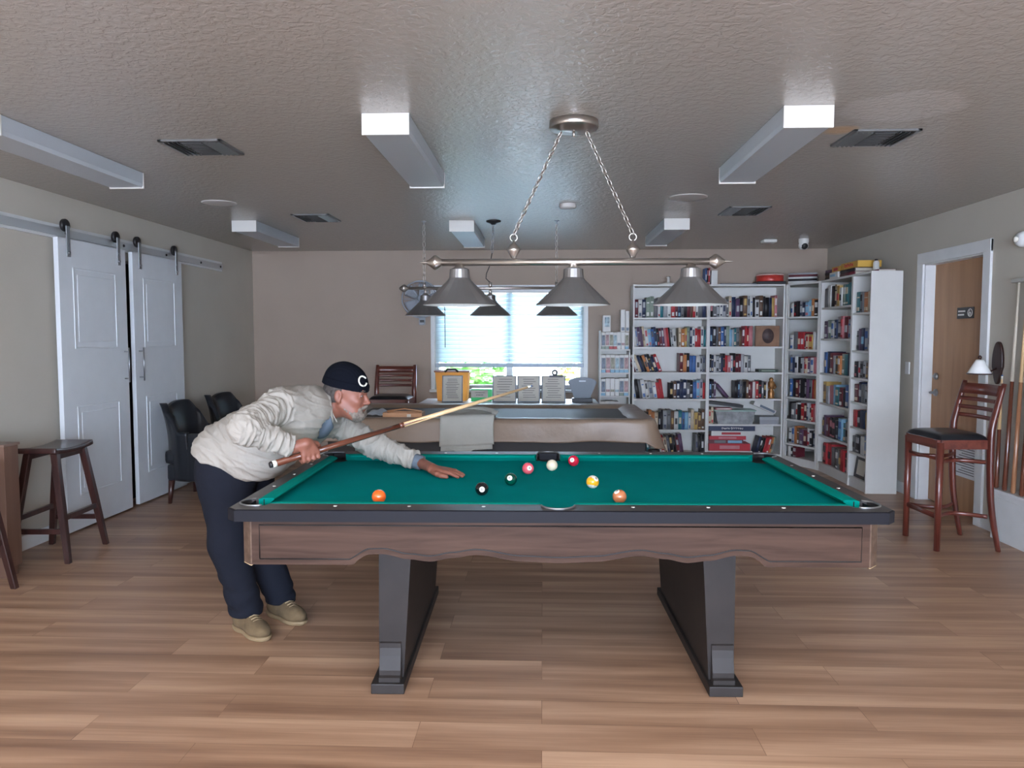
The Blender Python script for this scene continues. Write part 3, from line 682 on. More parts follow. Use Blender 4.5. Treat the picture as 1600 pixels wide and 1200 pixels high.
# ------------------------------------------------------------------ balls
def ball(label, px, py, col, number=None, stripe=False, dot=(0, -1, .3), z=ZCL + .0286):
    c = at(px, py, z=z); r = .0286
    t = thing('pool_ball' if number else 'cue_ball', label, 'pool ball', (c.x, c.y, ZCL), group='pool balls on the green cloth')
    m = mat('ball_' + label.split()[0], col, .12, coat=.5)
    wm = M['ivory']
    b = MB()
    bmesh.ops.create_uvsphere(b.bm, u_segments=32, v_segments=20, radius=r, matrix=Matrix.Translation((0, 0, r)))
    for f in b.bm.faces:
        f.smooth = True
        if stripe and abs((f.calc_center_median() - Vector((0, 0, r))).dot(Vector(stripe).normalized())) > r * .56: f.material_index = 1
    b.build('sphere', [m, wm], t, recalc=False)
    if number:
        d = Vector(dot).normalized()
        pr = [(r * 1.006 * math.sin(a), r * 1.006 * math.cos(a)) for a in np.linspace(.42, 0, 6)]
        b = MB(); b.lathe(pr, (0, 0, r), axis=d, n=24); b.build('number_disc', wm, t, recalc=False)
        cu = bpy.data.curves.new('n', 'FONT'); cu.body = str(number); cu.size = .017; cu.align_x = 'CENTER'; cu.align_y = 'CENTER'; cu.extrude = .0006
        to = bpy.data.objects.new('n', cu); COL.objects.link(to)
        dg = bpy.context.evaluated_depsgraph_get(); me = bpy.data.meshes.new_from_object(to.evaluated_get(dg)); bpy.data.objects.remove(to)
        me.name = 'number'; me.materials.clear(); me.materials.append(M['black'])
        no = bpy.data.objects.new('number', me); COL.objects.link(no); no.parent = t
        zz = d; xx = Vector((0, 0, 1)).cross(zz).normalized(); yy = zz.cross(xx)
        no.matrix_local = Matrix.Translation(Vector((0, 0, r)) + d * r * 1.012) @ Matrix((xx, yy, zz)).transposed().to_4x4()
    return t
ball('orange pool ball at the near cushion, left end of the cloth', 592, 776, (.85, .13, .02), 5, dot=(.1, .2, 1))
ball('black eight ball on the cloth in front of the hand', 753, 764, (.006, .006, .008), 8, dot=(.10, -1, .12))
ball('dark green pool ball between black and pink balls', 798, 749, (.0, .055, .035), 6, dot=(-.15, -1, .45))
ball('pink pool ball left of the white cue ball', 825, 732, (.80, .12, .16), 4, dot=(.3, -1, .25))
ball('cream white cue ball near the far side pocket', 862.5, 727, (.78, .70, .52))
ball('crimson red pool ball by the far cushion, right of cue ball', 896, 720, (.60, .015, .05), 3, dot=(-.35, -1, .35))
ball('yellow striped pool ball right of the cue ball', 926, 753, (.86, .42, .02), 9, stripe=(.15, .25, 1), dot=(.5, -.6, .6))
ball('tan-brown pool ball touching near cushion right of the pocket', 968, 776, (.50, .17, .07), 7, dot=(-.5, -.4, .9))

# ------------------------------------------------------------------ covered second table
C2 = thing('covered_pool_table', 'second pool table under a brown vinyl cover by the window', 'pool table', (-.45, 6.46, 0))
HX, HY = 1.31, .67
def edge_pt(u):
    """point and outward normal on a rounded rectangle, u in 0..1"""
    r = .06; segs = [2 * (HX - r), PI / 2 * r, 2 * (HY - r), PI / 2 * r] * 2; L = sum(segs); s = u * L; x, y, a = -(HX - r), -HY, 0
    for k, g in enumerate(segs):
        if s <= g or k == 7:
            if k % 2 == 0: return Vector((x + math.cos(a) * s, y + math.sin(a) * s)), Vector((math.sin(a), -math.cos(a)))
            q = s / r; cxy = Vector((x - math.sin(a) * r, y + math.cos(a) * r)); n = Vector((math.sin(a + q), -math.cos(a + q))); return cxy + n * r, n
        if k % 2 == 0: x += math.cos(a) * g; y += math.sin(a) * g
        else:
            c = Vector((x - math.sin(a) * r, y + math.cos(a) * r)); a += PI / 2; n = Vector((math.sin(a), -math.cos(a))); x, y = (c + n * r)
        s -= g
b = MB(); NU, NV = 220, 14
def skirt(u, v):
    p, n = edge_pt(u % 1); cor = abs(n.x * n.y) * 2
    wv = noise.noise(Vector((p.x * 2.2, p.y * 2.2, 3))) * .03 + .012 * math.sin(p.x * 9 + p.y * 7)
    drop = (.172 + .055 * cor + .012 * noise.noise(Vector((p.x * 3, p.y * 3, 9)))) * v
    out = .012 + .035 * v + wv * v + .05 * cor * v
    if v < .12: out = .012 * math.sin(v / .12 * PI / 2); drop = .02 * (1 - math.cos(v / .12 * PI / 2)) + .004 * v
    q = p + n * out; return (q.x, q.y, (.792) - drop)
b.grid(skirt, NU, NV)
def topf(u, v):
    x, y = -HX + 2 * HX * u, -HY + 2 * HY * v; d = min(HX - abs(x), HY - abs(y))
    s = min(1, max(0, (d - .10) / .09)); s = s * s * (3 - 2 * s)
    z = (.792) - .036 * s + .004 * noise.noise(Vector((x * 5, y * 5, 1))) * (1 if d > .02 else 0)
    if d < .06:   # follow the rounded corners
        cx, cy = max(abs(x) - (HX - .06), 0), max(abs(y) - (HY - .06), 0); L = math.hypot(cx, cy)
        if L > .06: x = math.copysign(HX - .06 + cx / L * .06, x); y = math.copysign(HY - .06 + cy / L * .06, y)
    return (x, y, z)
b.grid(topf, 110, 60)
bmesh.ops.remove_doubles(b.bm, verts=b.bm.verts[:], dist=.003)
solid(b.build('cover', M['cover'], C2, recalc=True), .003, 1)
b = MB(); b.box(-HX + .02, HX - .02, -HY + .02, HY - .02, .70, .765); b.box(-HX + .06, HX - .06, -HY + .06, HY - .06, .47, .70, .004); b.build('cabinet', M['leg_dark'], C2)
for sx in (-1, 1):
    for sy in (-1, 1):
        b = MB(); x, y = sx * (HX - .14), sy * (HY - .14)
        b.lathe([(.035, 0), (.05, .03), (.04, .07), (.055, .30), (.07, .42), (.07, .47)], (x, y, 0), n=20); b.build('leg', M['leg_dark'], C2)
# small leather corner pocket peeping out under the cover
b = MB(); b.lathe([(.045, 0), (.05, -.03), (.035, -.09), (.0, -.11)], (HX + .0, -HY + .02, .56), n=16); b.build('pocket', M['pocket'], C2)
# folded canvas over its near edge
t = thing('folded_cloth', 'folded grey canvas sheet draped over the edge of the covered table', 'cloth', (-.58, 5.79, .0))
b = MB()
def drape(u, v, layer=0):
    s = v * .575; x = -.205 + .41 * u + .012 * math.sin(v * 5 + layer) * (u - .3)
    x *= (1 + .03 * layer)
    if s < .30: y, z = .30 - s, .812 - .010 * math.sin(s * 10) + .012 * noise.noise(Vector((x * 9, s * 7, 2 + layer))) + (.01 if s < .08 else 0)
    elif s < .36: a = (s - .30) / .06 * PI / 2; y, z = 0 - .035 * math.sin(a), .810 - .035 * (1 - math.cos(a))
    else: y, z = -.040 - .22 * (s - .36) + .006 * math.sin(u * 7 + 1) * (s - .36) * 4, .775 - (s - .36)
    y -= .010 * layer; z += .010 * layer + (.008 * math.sin(u * 11 + v * 9) if v < .35 else 0)
    z += .015 * (u - .5) * v * 1.5
    return (x, y, z)
b.grid(lambda u, v: drape(u, v), 24, 34); solid(b.build('lower_fold', M['canvas'], t), .008, 1)
b = MB(); b.grid(lambda u, v: drape(u, v * .955 + .0, 1.2), 24, 34); solid(b.build('upper_fold', M['canvas'], t), .008, 1)
b = MB(); b.grid(lambda u, v: (-.16 + .22 * u + .04 * v * (1 - u), -.098 - .004 * v, .572 - .050 * v * (1 - abs(2 * u - 1)) * 1.0 - .002), 12, 6); solid(b.build('hanging_corner', M['canvas'], t), .006, 1)
b = MB()
pts = [(-.10, .33, .83), (.0, .28, .850), (.09, .22, .855), (.17, .15, .845), (.205, .08, .838), (.20, .03, .826)]
b.tube(pts, [.012, .02, .024, .022, .018, .012], 10, flat=(1.6, .7)); b.build('rumpled_fold', M['canvas'], t)
# wooden tray on the cover
p0 = at(597, 651, z=.80); p1 = at(655, 651, z=.80)
t = thing('wooden_tray', 'long honey wooden cue tray on the covered table behind the man', 'tray', (p0.x, p0.y + .02, .790))
L = p1.x - p0.x + .02; wl = wood('honey_wood', (.42, .20, .09), (.55, .30, .15), .45, 0, 6)
b = MB(); b.box(0, L, 0, .012, 0, .038, .002); b.build('front_panel', wl, t)
b = MB(); b.box(0, L, .15, .162, 0, .038, .002); b.build('back_panel', wl, t)
b = MB(); b.box(0, L, .012, .15, 0, .008); b.build('base', wl, t)
for x in (0, L - .012):
    b = MB(); b.box(x, x + .012, .012, .15, .008, .04, .002); b.build('side_panel', wl, t)
b = MB(); b.tube([(.02, .08, .045), (L * .5, .10, .062), (L - .01, .06, .046)], .006, 8); b.build('handle_rod', wl, t)
b = MB(); b.box(L * .62, L * .72, -.0008, 0, .006, .028); b.build('paper_label', M['paper'], t)
# crumpled clear plastic beside the man's face
t = MB(); t.grid(lambda u, v: (.20 * (u - .5), .16 * (v - .5), .04 * (1 - (2 * u - 1) ** 2) * (1 - (2 * v - 1) ** 2) + .015 * noise.noise(Vector((u * 4, v * 4, 5)))), 20, 20)
pp = at(588, 650, z=.80); o = t.build('plastic_bag', mat('cloudy_plastic', (.45, .50, .56), .3, trans=.3)); o.location = (pp.x - .02, pp.y + .22, .795); solid(o, .002, 1)
tag(o, 'crumpled pale plastic bag on the covered table left of the tray', 'bag')
# ------------------------------------------------------------------ bookcases and books
BD = .28
def frame_mx(origin, ang): return Matrix.Translation(origin) @ Matrix.Rotation(ang, 4, 'Z')
def bookcase(label, origin, ang, w, shelves, h=2.02, depth=BD, group='white laminate bookcases in the corner'):
    t = thing('bookcase', label, 'bookcase', origin, ang, group)
    for x in (0, w - .018):
        b = MB(); b.box(x, x + .018, 0, depth, 0, h, .001); b.build('side_panel', M['white'], t)
    b = MB(); b.box(.018, w - .018, 0, depth, h - .02, h, .001); b.build('top_panel', M['white'], t)
    b = MB(); b.box(.018, w - .018, depth - .006, depth, 0, h - .02); b.build('back_panel', M['white'], t)
    for z in shelves:
        b = MB(); b.box(.018, w - .018, .004, depth - .006, z - .02, z, .001); b.build('shelf', M['white'], t)
    b = MB(); b.box(.018, w - .018, .012, .026, 0, shelves[-1] - .02); b.build('plinth', M['white'], t)
    return t
ZA = [1.647, 1.313, 1.024, .72, .365, .09]; ZBs = [1.652, 1.318, 1.024, .725, .432, .09]
ZE = [1.65, 1.29, 1.03, .758, .508, .235, .085]; ZCc = [1.735, 1.41, 1.05, .736, .394, .10]; ZD = [1.655, 1.30, 1.045, .815, .578, .336, .10]
AW = .85; YS = 8.63
bookcase('tall white bookcase nearest the window, its shelves packed with books', (1.025, YS, 0), 0, AW, ZA)
bookcase('tall white bookcase left of the corner, board games on its lowest shelf', (1.876, YS, 0), 0, AW, ZBs)
bookcase('wide white bookcase standing against the right wall', (2.94, 8.13, 0), -PI / 2, .81, ZCc)
bookcase('narrow white end bookcase on right wall, blank side facing the room', (2.94, 7.318, 0), -PI / 2, .41, ZD)
# angled corner unit
CE0, CE1 = Vector((2.738, 8.60, 0)), Vector((2.935, 8.145, 0)); cang = math.atan2(CE1.y - CE0.y, CE1.x - CE0.x); CWD = (CE1 - CE0).length
t = thing('bookcase', 'white corner bookcase with an angled front in the room corner', 'bookcase', CE0, cang, 'white laminate bookcases in the corner')
Mi = (Matrix.Translation(CE0) @ Matrix.Rotation(cang, 4, 'Z')).inverted()
cpoly = [Mi @ Vector(p) for p in ((2.738, 8.60, 0), (2.935, 8.145, 0), (3.25, 8.145, 0), (3.25, 8.92, 0), (2.738, 8.92, 0))]
inner = [(p.x, p.y) for p in cpoly]
for z in [2.02] + ZE:
    b = MB(); b.prism(inner, z - .02, z); b.build('top_panel' if z > 2 else 'shelf', M['white'], t)
def wallseg(p, q, th, name):
    p, q = Mi @ Vector((*p, 0)), Mi @ Vector((*q, 0)); d = (q - p).normalized(); n = Vector((-d.y, d.x, 0)) * th
    b = MB(); b.prism([(p.x, p.y), (q.x, q.y), (q.x + n.x, q.y + n.y), (p.x + n.x, p.y + n.y)], 0, 2.0); b.build(name, M['white'], t)
wallseg((2.730, 8.60), (2.730, 8.92), -.016, 'side_panel'); wallseg((2.935, 8.136), (3.24, 8.136), .016, 'side_panel')
wallseg((3.25, 8.145), (3.25, 8.92), .006, 'back_panel'); wallseg((2.74, 8.925), (3.25, 8.925), -.006, 'back_panel')
for x in (0, CWD - .022):
    b = MB(); b.box(x, x + .022, 0, .02, 0, 2.0, .001); b.build('front_stile', M['white'], t)
b = MB(); b.box(.022, CWD - .022, .006, .018, 0, .065); b.build('plinth', M['white'], t)

PAL = dict(k=('black', (.012, .012, .015)), n=('navy blue', (.018, .03, .075)), g=('grey', (.14, .145, .155)), w=('white', (.62, .62, .60)), c=('cream', (.60, .50, .36)),
           r=('red', (.42, .028, .035)), m=('maroon', (.13, .02, .03)), b=('blue', (.05, .13, .34)), l=('light blue', (.22, .42, .58)), t=('teal', (.03, .17, .20)),
           e=('sage green', (.24, .30, .24)), o=('orange', (.52, .20, .07)), y=('gold', (.50, .33, .10)), p=('plum', (.11, .06, .12)), s=('silver grey', (.36, .37, .39)),
           d=('brown', (.14, .08, .05)), i=('pink', (.50, .18, .20)))
BM = {k: mat('book_cover_' + v[0].replace(' ', '_'), v[1], .45, var=.12, vscale=12) for k, v in PAL.items()}
M['pages'] = mat('page_edges', (.58, .54, .46), .9)
ORD = 'first second third fourth fifth sixth seventh eighth ninth tenth eleventh twelfth thirteenth fourteenth fifteenth sixteenth seventeenth eighteenth nineteenth twentieth twenty-first twenty-second twenty-third twenty-fourth twenty-fifth twenty-sixth twenty-seventh'.split()
rb = random.Random(5)
NBOOK = [0]
def book_mesh(tk, h, d, ck):
    b = MB()
    b.box(0, .0025, .004, d, 0, h, 0); b.box(tk - .0025, tk, .004, d, 0, h, 0)
    b.tube([(tk / 2, .006, 0), (tk / 2, .006, h)], tk / 2, 8, flat=(1, .012 / tk * .9))
    b.mi = 1; b.box(.0025, tk - .0025, .008, d - .004, .003, h - .003)
    b.mi = 2; k = rb.random()
    y0, y1 = -.0012 - .003, .004
    x0, x1 = tk * .22, tk * .78
    if k < .30: pass
    elif k < .55: b.box(x0, x1, y0, y1, h * .55, h * .86); b.box(x0, x1, y0, y1, h * .08, h * .16)
    elif k < .75: b.box(x0, x1, y0, y1, h * .30, h * .62)
    else: b.box(x0, x1, y0, y1, h * .08, h * .26); b.box(x0, x1, y0, y1, h * .70, h * .76)
    return b
def book(ck, tk, h, d, Mx, label, group, name='book'):
    acc = rb.choice({'k': 'wsryi', 'n': 'wslc', 'g': 'wkn', 'w': 'knrb', 'c': 'rdk', 'r': 'wkc', 'm': 'cws', 'b': 'wkc', 'l': 'wbi', 't': 'wc', 'e': 'wg', 'o': 'cwk', 'y': 'dr', 'p': 'sw', 's': 'knb', 'd': 'yw', 'i': 'wr'}[ck])
    o = book_mesh(tk, h, d, ck).build(name, [BM[ck], M['pages'], BM[acc]], recalc=False)
    o.matrix_world = Mx; tag(o, label, 'book', group); NBOOK[0] += 1; return o
def row(unit, Mf, w, z, segs, shelfname, hmax, depth=.20, group=None):
    n = 0
    for seg in segs:
        cols, f0, f1, lean = seg[0], seg[1], seg[2], seg[3] if len(seg) > 3 else 0
        cols = cols.replace(' ', ''); x0, x1 = .022 + (w - .044) * f0, .022 + (w - .044) * f1
        ws = [rb.uniform(.7, 1.35) for _ in cols]; s = (x1 - x0) / sum(ws); x = x0
        for c_, q in zip(cols, ws):
            n += 1; slot = q * s; a = R(lean); h = min(hmax, hmax * rb.uniform(.80, 1.0)); d_ = depth * rb.uniform(.72, .95)
            tk = slot * math.cos(a) - .0008
            if lean and seg[-1] == 'R': Mx = Mf @ Matrix.Translation((x + slot, rb.uniform(.015, .035), z)) @ Matrix.Rotation(a, 4, 'Y') @ Matrix.Translation((-tk, 0, 0))
            else: Mx = Mf @ Matrix.Translation((x, rb.uniform(.015, .035), z + .0006)) @ Matrix.Rotation(-a, 4, 'Y')
            lab = ('leaning ' if lean > 4 else '') + PAL[c_][0] + ' book, ' + ORD[n - 1] + ' from left, ' + shelfname + ', ' + unit
            book(c_, tk, h, d_, Mx, lab, group); x += slot
    return n
fA = frame_mx((1.025, YS, 0), 0); fB = frame_mx((1.876, YS, 0), 0); fC = frame_mx((2.94, 8.13, 0), -PI / 2); fD = frame_mx((2.94, 7.318, 0), -PI / 2); fE = frame_mx(CE0, cang)
SH = ['top shelf', 'second shelf down', 'third shelf down', 'fourth shelf down', 'fifth shelf down', 'sixth shelf down', 'bottom shelf']
uA, uB, uE, uC, uD = 'bookcase nearest window', 'bookcase left of corner', 'angled corner bookcase', 'wide right-wall bookcase', 'narrow end bookcase'
gA, gB, gE, gC, gD = ['books in the ' + u for u in (uA, uB, uE, uC, uD)]
row(uA, fA, AW, ZA[0], [('mwneegwtswrmngkmdrwgn', 0, 1)], SH[0], .245, group=gA)
row(uA, fA, AW, ZA[1], [('wsppcwlbnkmpirksw', 0, .60, 7), ('coyenwrrwt', .62, 1)], SH[1], .235, group=gA)
row(uA, fA, AW, ZA[2], [('mwcnkonknr', .0, .40, 21), ('mokbbwsg', .64, 1)], SH[2], .225, group=gA)
row(uA, fA, AW, ZA[3], [('skgwwswrr', 0, .43, 9), ('kdnnngkblsr', .5, 1)], SH[3], .225, group=gA)
row(uA, fA, AW, ZA[4], [('gnswkoockksgdwtblwcydd', 0, 1)], SH[4], .235, group=gA)
row(uA, fA, AW, ZA[5], [('ws', .08, .17), ('tgekwrcgkkmp', .20, .72, 9), ('gkk', .88, 1)], SH[6], .225, group=gA)
row(uB, fB, AW, ZBs[0], [('kgswsgcnpkdswkwdkknyi', 0, .93)], SH[0], .245, group=gB)
row(uB, fB, AW, ZBs[1], [('nkgdbnelstgdmrri', 0, .60)], SH[1], .235, group=gB)
row(uB, fB, AW, ZBs[2], [('knwsgnkriwkmmswg', 0, .58)], SH[2], .225, group=gB)
row(uB, fB, AW, ZBs[3], [('nkp', 0, .10), ('p', .255, .31, 40), ('kngkdmmwrkgkw', .36, .83)], SH[3], .222, group=gB)
row(uB, fB, AW, ZBs[4], [('cc', 0, .07)], SH[4], .20, group=gB)
row(uB, fB, AW, ZBs[5], [('nkkrroe', .66, .90, 14, 'R')], SH[6], .215, group=gB)
for k, (z, s_) in enumerate(zip(ZE, ['wkksnllok', 'wgrrmcyws', 'snwksrcpwi', 'bkmwkspgro', 'kgwkrmswri', 'wsodpmwks', 'wkm'])):
    row(uE, fE, CWD, z, [(s_, .04, .96 if k < 6 else .35)], SH[k], [.19, .20, .20, .21, .20, .205, .12][k], .15, gE)
for k, (z, s_) in enumerate(zip(ZCc, ['gwkcywett', 'pewnsims', 'bnmskoetn', 'ysiltmkb', 'kpmkkklts', 'mrrgkgdrk'])):
    row(uC, fC, .81, z, [(s_, .06, .93)], (SH[:5] + [SH[6]])[k], .225, group=gC)
for k, (z, s_) in enumerate(zip(ZD, ['tgoc', 'gpnsw', 'kwgsd', 'mngs', 'rkny', 'gkwb'])):
    row(uD, fD, .41, z, [(s_, .06, .9)], (SH[:6])[k], [.22, .22, .18, .19, .17, .19][k], group=gD)
print('books', NBOOK[0])

def wbox(name, label, cat, Mx, w, d, h, m, group=None, bands=(), bev=.002, lid=None):
    """a boxed thing: body with optional raised printed bands on its front; a lid part of its own"""
    root = thing(name, label, cat, group=group); root.matrix_world = Mx
    b = MB(); hb = h * (lid[1] if lid else 1); b.box(0, w, 0, d, 0, hb - (.0005 if lid else 0), bev); b.build('box_base' if lid else 'body', m, root)
    if lid:
        b = MB(); b.box(-.002, w + .002, -.002, d + .002, hb, h, bev); b.build('lid', lid[0], root)
    for nm, x0, x1, z0, z1, bm_ in bands:
        b = MB(); b.box(w * x0, w * x1, -.0032, -.002 if lid else .0, h * z0, h * z1); b.build(nm, bm_, root)
    return root
def Tm(x, y, z, rz=0, ry=0, rx=0): return Matrix.Translation((x, y, z)) @ Matrix.Rotation(rz, 4, 'Z') @ Matrix.Rotation(ry, 4, 'Y') @ Matrix.Rotation(rx, 4, 'X')
# brown plaque on shelf two, green tin, carving, bin, boxes
pl = thing('wooden_plaque', 'square brown plaque with a dark oval picture, right end of second shelf', 'plaque'); pl.matrix_world = fB @ Tm(.545, .06, ZBs[1])
b = MB(); b.box(0, .27, 0, .02, .0, .235, .004); b.build('board', mat('tan_leather_board', (.25, .13, .075), .6, var=.2), pl)
b = MB(); b.lathe([(0, .004), (.5, .004), (.5, 0)], (0, 0, 0), n=32, M=Matrix.Translation((.14, 0, .12)) @ Matrix.Rotation(R(90), 4, 'X') @ Matrix.Diagonal((.13, .17, 1, 1))); b.build('oval_picture', mat('dark_oval', (.07, .045, .045), .5, var=.4, vscale=20), pl)
wbox('flat_tin', 'dark green flat tin lying on third shelf of bookcase left of corner', 'tin', fB @ Tm(.585, .05, ZBs[2]), .22, .14, .035, mat('dark_green_tin', (.03, .05, .035), .4), bands=(('label', .15, .85, .3, .7, BM['e']),))
cv = thing('carved_figure', 'shiny brown carved wooden figure at right end of the fourth shelf', 'figurine'); cv.matrix_world = fB @ Tm(.745, .10, ZBs[3])
b = MB(); b.lathe([(0, 0), (.040, 0), (.042, .012), (.034, .02), (.040, .05), (.034, .08), (.022, .10), (.030, .12), (.040, .15), (.036, .185), (.020, .20), (.026, .215), (.016, .235), (0, .24)], n=22); b.build('body', M['gold'], cv)
b = MB()
for s in (-1, 1): b.tube([(s * .034, -.01, .165), (s * .044, -.022, .13), (s * .020, -.040, .11)], [.011, .010, .009], 8)
b.build('arm', M['gold'], cv)
bn = thing('plastic_bin', 'clear plastic storage bin with pale green lid on fifth shelf', 'bin'); bn.matrix_world = fB @ Tm(.10, .02, ZBs[4])
b = MB(); pr = [(.03, 0), (.42, 0), (.45, .145), (0, .145)]; b.prism(pr, 0, .24, Matrix(((1, 0, 0, 0), (0, 0, 1, 0), (0, 1, 0, 0), (0, 0, 0, 1)))); b.build('tub', mat('cloudy_tub', (.36, .37, .38), .25, var=.35, vscale=14, trans=.2), bn)
b = MB(); b.box(-.012, .462, -.01, .25, .146, .160, .004); b.build('lid', mat('pale_green_lid', (.36, .52, .47), .35), bn)
wbox('book', 'pink thin book lying on the clear plastic bin', 'book', fB @ Tm(.10, .03, ZBs[4] + .162, 0), .19, .13, .022, BM['i'], bands=(('spine_print', .1, .9, .3, .7, BM['w']),))
wbox('game_case', 'long black flat case lying tilted above the clear bin', 'case', fB @ Tm(.02, .04, ZBs[4] + .232, 0, R(7)), .40, .17, .032, M['black'])
wbox('grey_box', 'grey cardboard box right of the clear plastic bin', 'box', fB @ Tm(.60, .02, ZBs[4]), .215, .20, .085, mat('grey_board', (.30, .31, .33), .6), lid=(mat('grey_board_lid', (.36, .37, .39), .6), .55))
wbox('board_game', 'white game box leaning across the grey box beside the bin', 'board game', fB @ Tm(.53, .04, ZBs[4] + .222, 0, R(24)), .27, .16, .045, M['white'], bands=(('printed_panel', .28, .95, .2, .8, M['grey_plastic']),))
# stack of board games
GW = [('bottom', 'white thin board game at the bottom of the stack, bottom shelf', M['white'], .50, .030, BM['i']),
      ('red', 'large red board game box, second from the stack bottom', mat('game_red', (.45, .015, .03), .4), .47, .085, BM['i']),
      ('blue', 'red and blue board game box, middle of the stack', BM['m'], .40, .042, BM['l']),
      ('red2', 'slim red board game with white print, third from stack top', mat('game_red_slim', (.50, .03, .05), .4), .42, .043, BM['i']),
      ('white', 'white board game box with red title, under the navy one', M['white'], .45, .056, BM['r']),
      ('navy', 'navy board game box with white script, topmost in the stack', BM['n'], .52, .060, M['white'])]
z = ZBs[5]
for k, (nm, lab, m_, w_, h_, pm) in enumerate(GW):
    bands = [('title_print', .26, .74, .28, .74, pm)]
    if k == 2: bands = [('title_print', .18, .50, .15, .85, BM['g']), ('title_print', .56, .96, .15, .85, pm)]
    if k == 5: bands = []
    r_ = wbox('board_game', lab, 'board game', fB @ Tm(.022 + (.035 if k == 4 else .01 * (k % 2)), .025, z + .0005 * k), w_, .22, h_, m_, 'board games stacked on the bottom shelf', bands)
    if k == 5:
        for x0_, x1_, f_ in ((.27, .45, 55.), (.47, .74, 47.)):   # unreadable white script title
            sb = MB(); sb.tube([(w_ * (x0_ + (x1_ - x0_) * q / 40) + .006 * math.sin(q * .9), -.003, h_ * (.50 + (.26 if q < 6 else .15) * math.sin(q * f_ / 47))) for q in range(41)], .0030, 6); sb.build('title_script', M['white'], r_)
    z += h_ + .0008
# black picture frame on lowest shelf of the end bookcase
pf = thing('picture_frame', 'black picture frame on the bottom shelf of the end bookcase', 'picture frame'); pf.matrix_world = fD @ Tm(.07, .03, ZD[6] + .001, 0, 0, R(-8))
b = MB()
for q in ((0, .25, 0, .03), (0, .25, .17, .20), (0, .03, .03, .17), (.22, .25, .03, .17)): b.box(q[0], q[1], 0, .015, q[2], q[3], .002)
b.build('frame', M['black'], pf); b = MB(); b.box(.03, .22, .008, .013, .03, .17); b.build('picture', M['pages'], pf)

# things on top of the bookcases
TZ = 2.0205
t = thing('disc_spindle', 'small white spindle base standing on the first bookcase', 'disc spindle', (1.44, 8.76, TZ))
b = MB(); b.lathe([(0, 0), (.115, 0), (.118, .012), (.10, .02), (.03, .028), (0, .03)]); b.build('base', M['white'], t)
b = MB(); b.lathe([(.016, .028), (.016, .075), (.024, .08), (.024, .095), (.014, .10), (0, .10)]); b.build('spindle', M['white'], t)
t = wbox('magazine_holder', 'white magazine holder standing behind the right pool lamp shade', 'magazine holder', Tm(1.915, 8.70, TZ), .07, .20, .16, M['white'])
for k, c_ in enumerate('bkr'): book(c_, .016, .19, .15, Tm(1.852 + .018 * k, 8.72, TZ), PAL[c_][0] + ' book upright beside the magazine holder on the bookcase top', 'books standing on the bookcase top')
wbox('flat_folder', 'long dark flat folder lying on the second bookcase top', 'folder', Tm(2.02, 8.68, TZ), .40, .22, .012, M['grey_plastic'])
t = thing('cake_tin', 'round red tin with pale top on second bookcase', 'tin', (2.59, 8.76, TZ + .036))
b = MB(); b.lathe([(0, 0), (.148, 0), (.15, .004), (.15, .065), (0, .065)], n=36); b.build('body', mat('tin_red', (.55, .05, .04), .35), t)
b = MB(); b.lathe([(.151, .0655), (.151, .080), (.13, .086), (0, .088)], n=36); b.build('lid', mat('tin_lid_rose', (.62, .40, .36), .35), t)
t = wbox('flat_case', 'black flat case under the round red tin', 'case', Tm(2.43, 8.66, TZ), .31, .22, .034, M['black'])
def flatbook(c_, w_, d_, h_, Mx, lab, grp='books lying flat on the bookcase tops'):
    b = MB(); b.box(0, w_, 0, d_, 0, .0025); b.box(0, w_, 0, d_, h_ - .0025, h_); b.tube([(.0, .004, h_ / 2), (w_, .004, h_ / 2)], h_ / 2, 8, flat=(.5, 1)); b.mi = 1; b.box(.004, w_ - .004, .006, d_ - .004, .0025, h_ - .0025)
    o = b.build('book', [BM[c_], M['pages']], recalc=False); o.matrix_world = Mx; tag(o, lab, 'book', grp)
z = TZ
for c_, h_, dx, lab in (('w', .030, 0, 'white book lying at the bottom of the stack above the corner'), ('k', .026, .004, 'black book lying second from bottom above the corner'), ('w', .020, .0, 'white thin book lying mid-stack above the corner bookcase'), ('m', .026, .008, 'maroon book lying near the top of the corner stack'), ('s', .018, .0, 'silver grey book topmost of the stack above the corner')):
    flatbook(c_, .30, .22, h_ - .001, Tm(2.75 + dx, 8.62, z, R(-24)), lab); z += h_
z = TZ
for k, c_ in enumerate('kdkp'): flatbook(c_, .20, .16, .027, Tm(2.99 + .004 * (k % 2), 8.16, z, R(-80)), PAL[c_][0] + ' book lying %s in dark stack between corner and yellow games' % ['lowest', 'second lowest', 'second highest', 'highest'][k]); z += .0275
wbox('paper_box', 'white and blue paper box under the small yellow game', 'box', Tm(2.95, 7.93, TZ, -PI / 2), .22, .20, .062, M['white'], bands=(('printed_band', .1, .7, .3, .7, BM['l']),))
ymat = mat('game_yellow', (.62, .36, .06), .45)
wbox('board_game', 'small yellow game box tilted on the bookcase top, left one', 'board game', Tm(2.97, 7.92, TZ + .0635, -PI / 2), .20, .18, .055, ymat, 'yellow games on the bookcases', bands=(('title_print', .25, .75, .25, .75, BM['r']),))
for k, (c_, dz) in enumerate((('m', .0), ('k', .0325))): flatbook(c_, .34, .20, .032, Tm(2.955, 7.66, TZ + dz, -PI / 2), '%s book lying under the large yellow game box' % PAL[c_][0])
bg = wbox('board_game', 'large yellow game box with red title on the bookcase top', 'board game', Tm(2.96, 7.66, TZ + .066, -PI / 2), .40, .22, .062, ymat, 'yellow games on the bookcases')
sb = MB()
for k in range(6): x_ = .09 + .036 * k; sb.tube([(x_, -.002, .046 - .006 * (k % 2)), (x_ + .022, -.002, .040), (x_ + .004, -.002, .028), (x_ + .024, -.002, .020)], .0045, 6)
sb.build('title_lettering', BM['r'], bg)
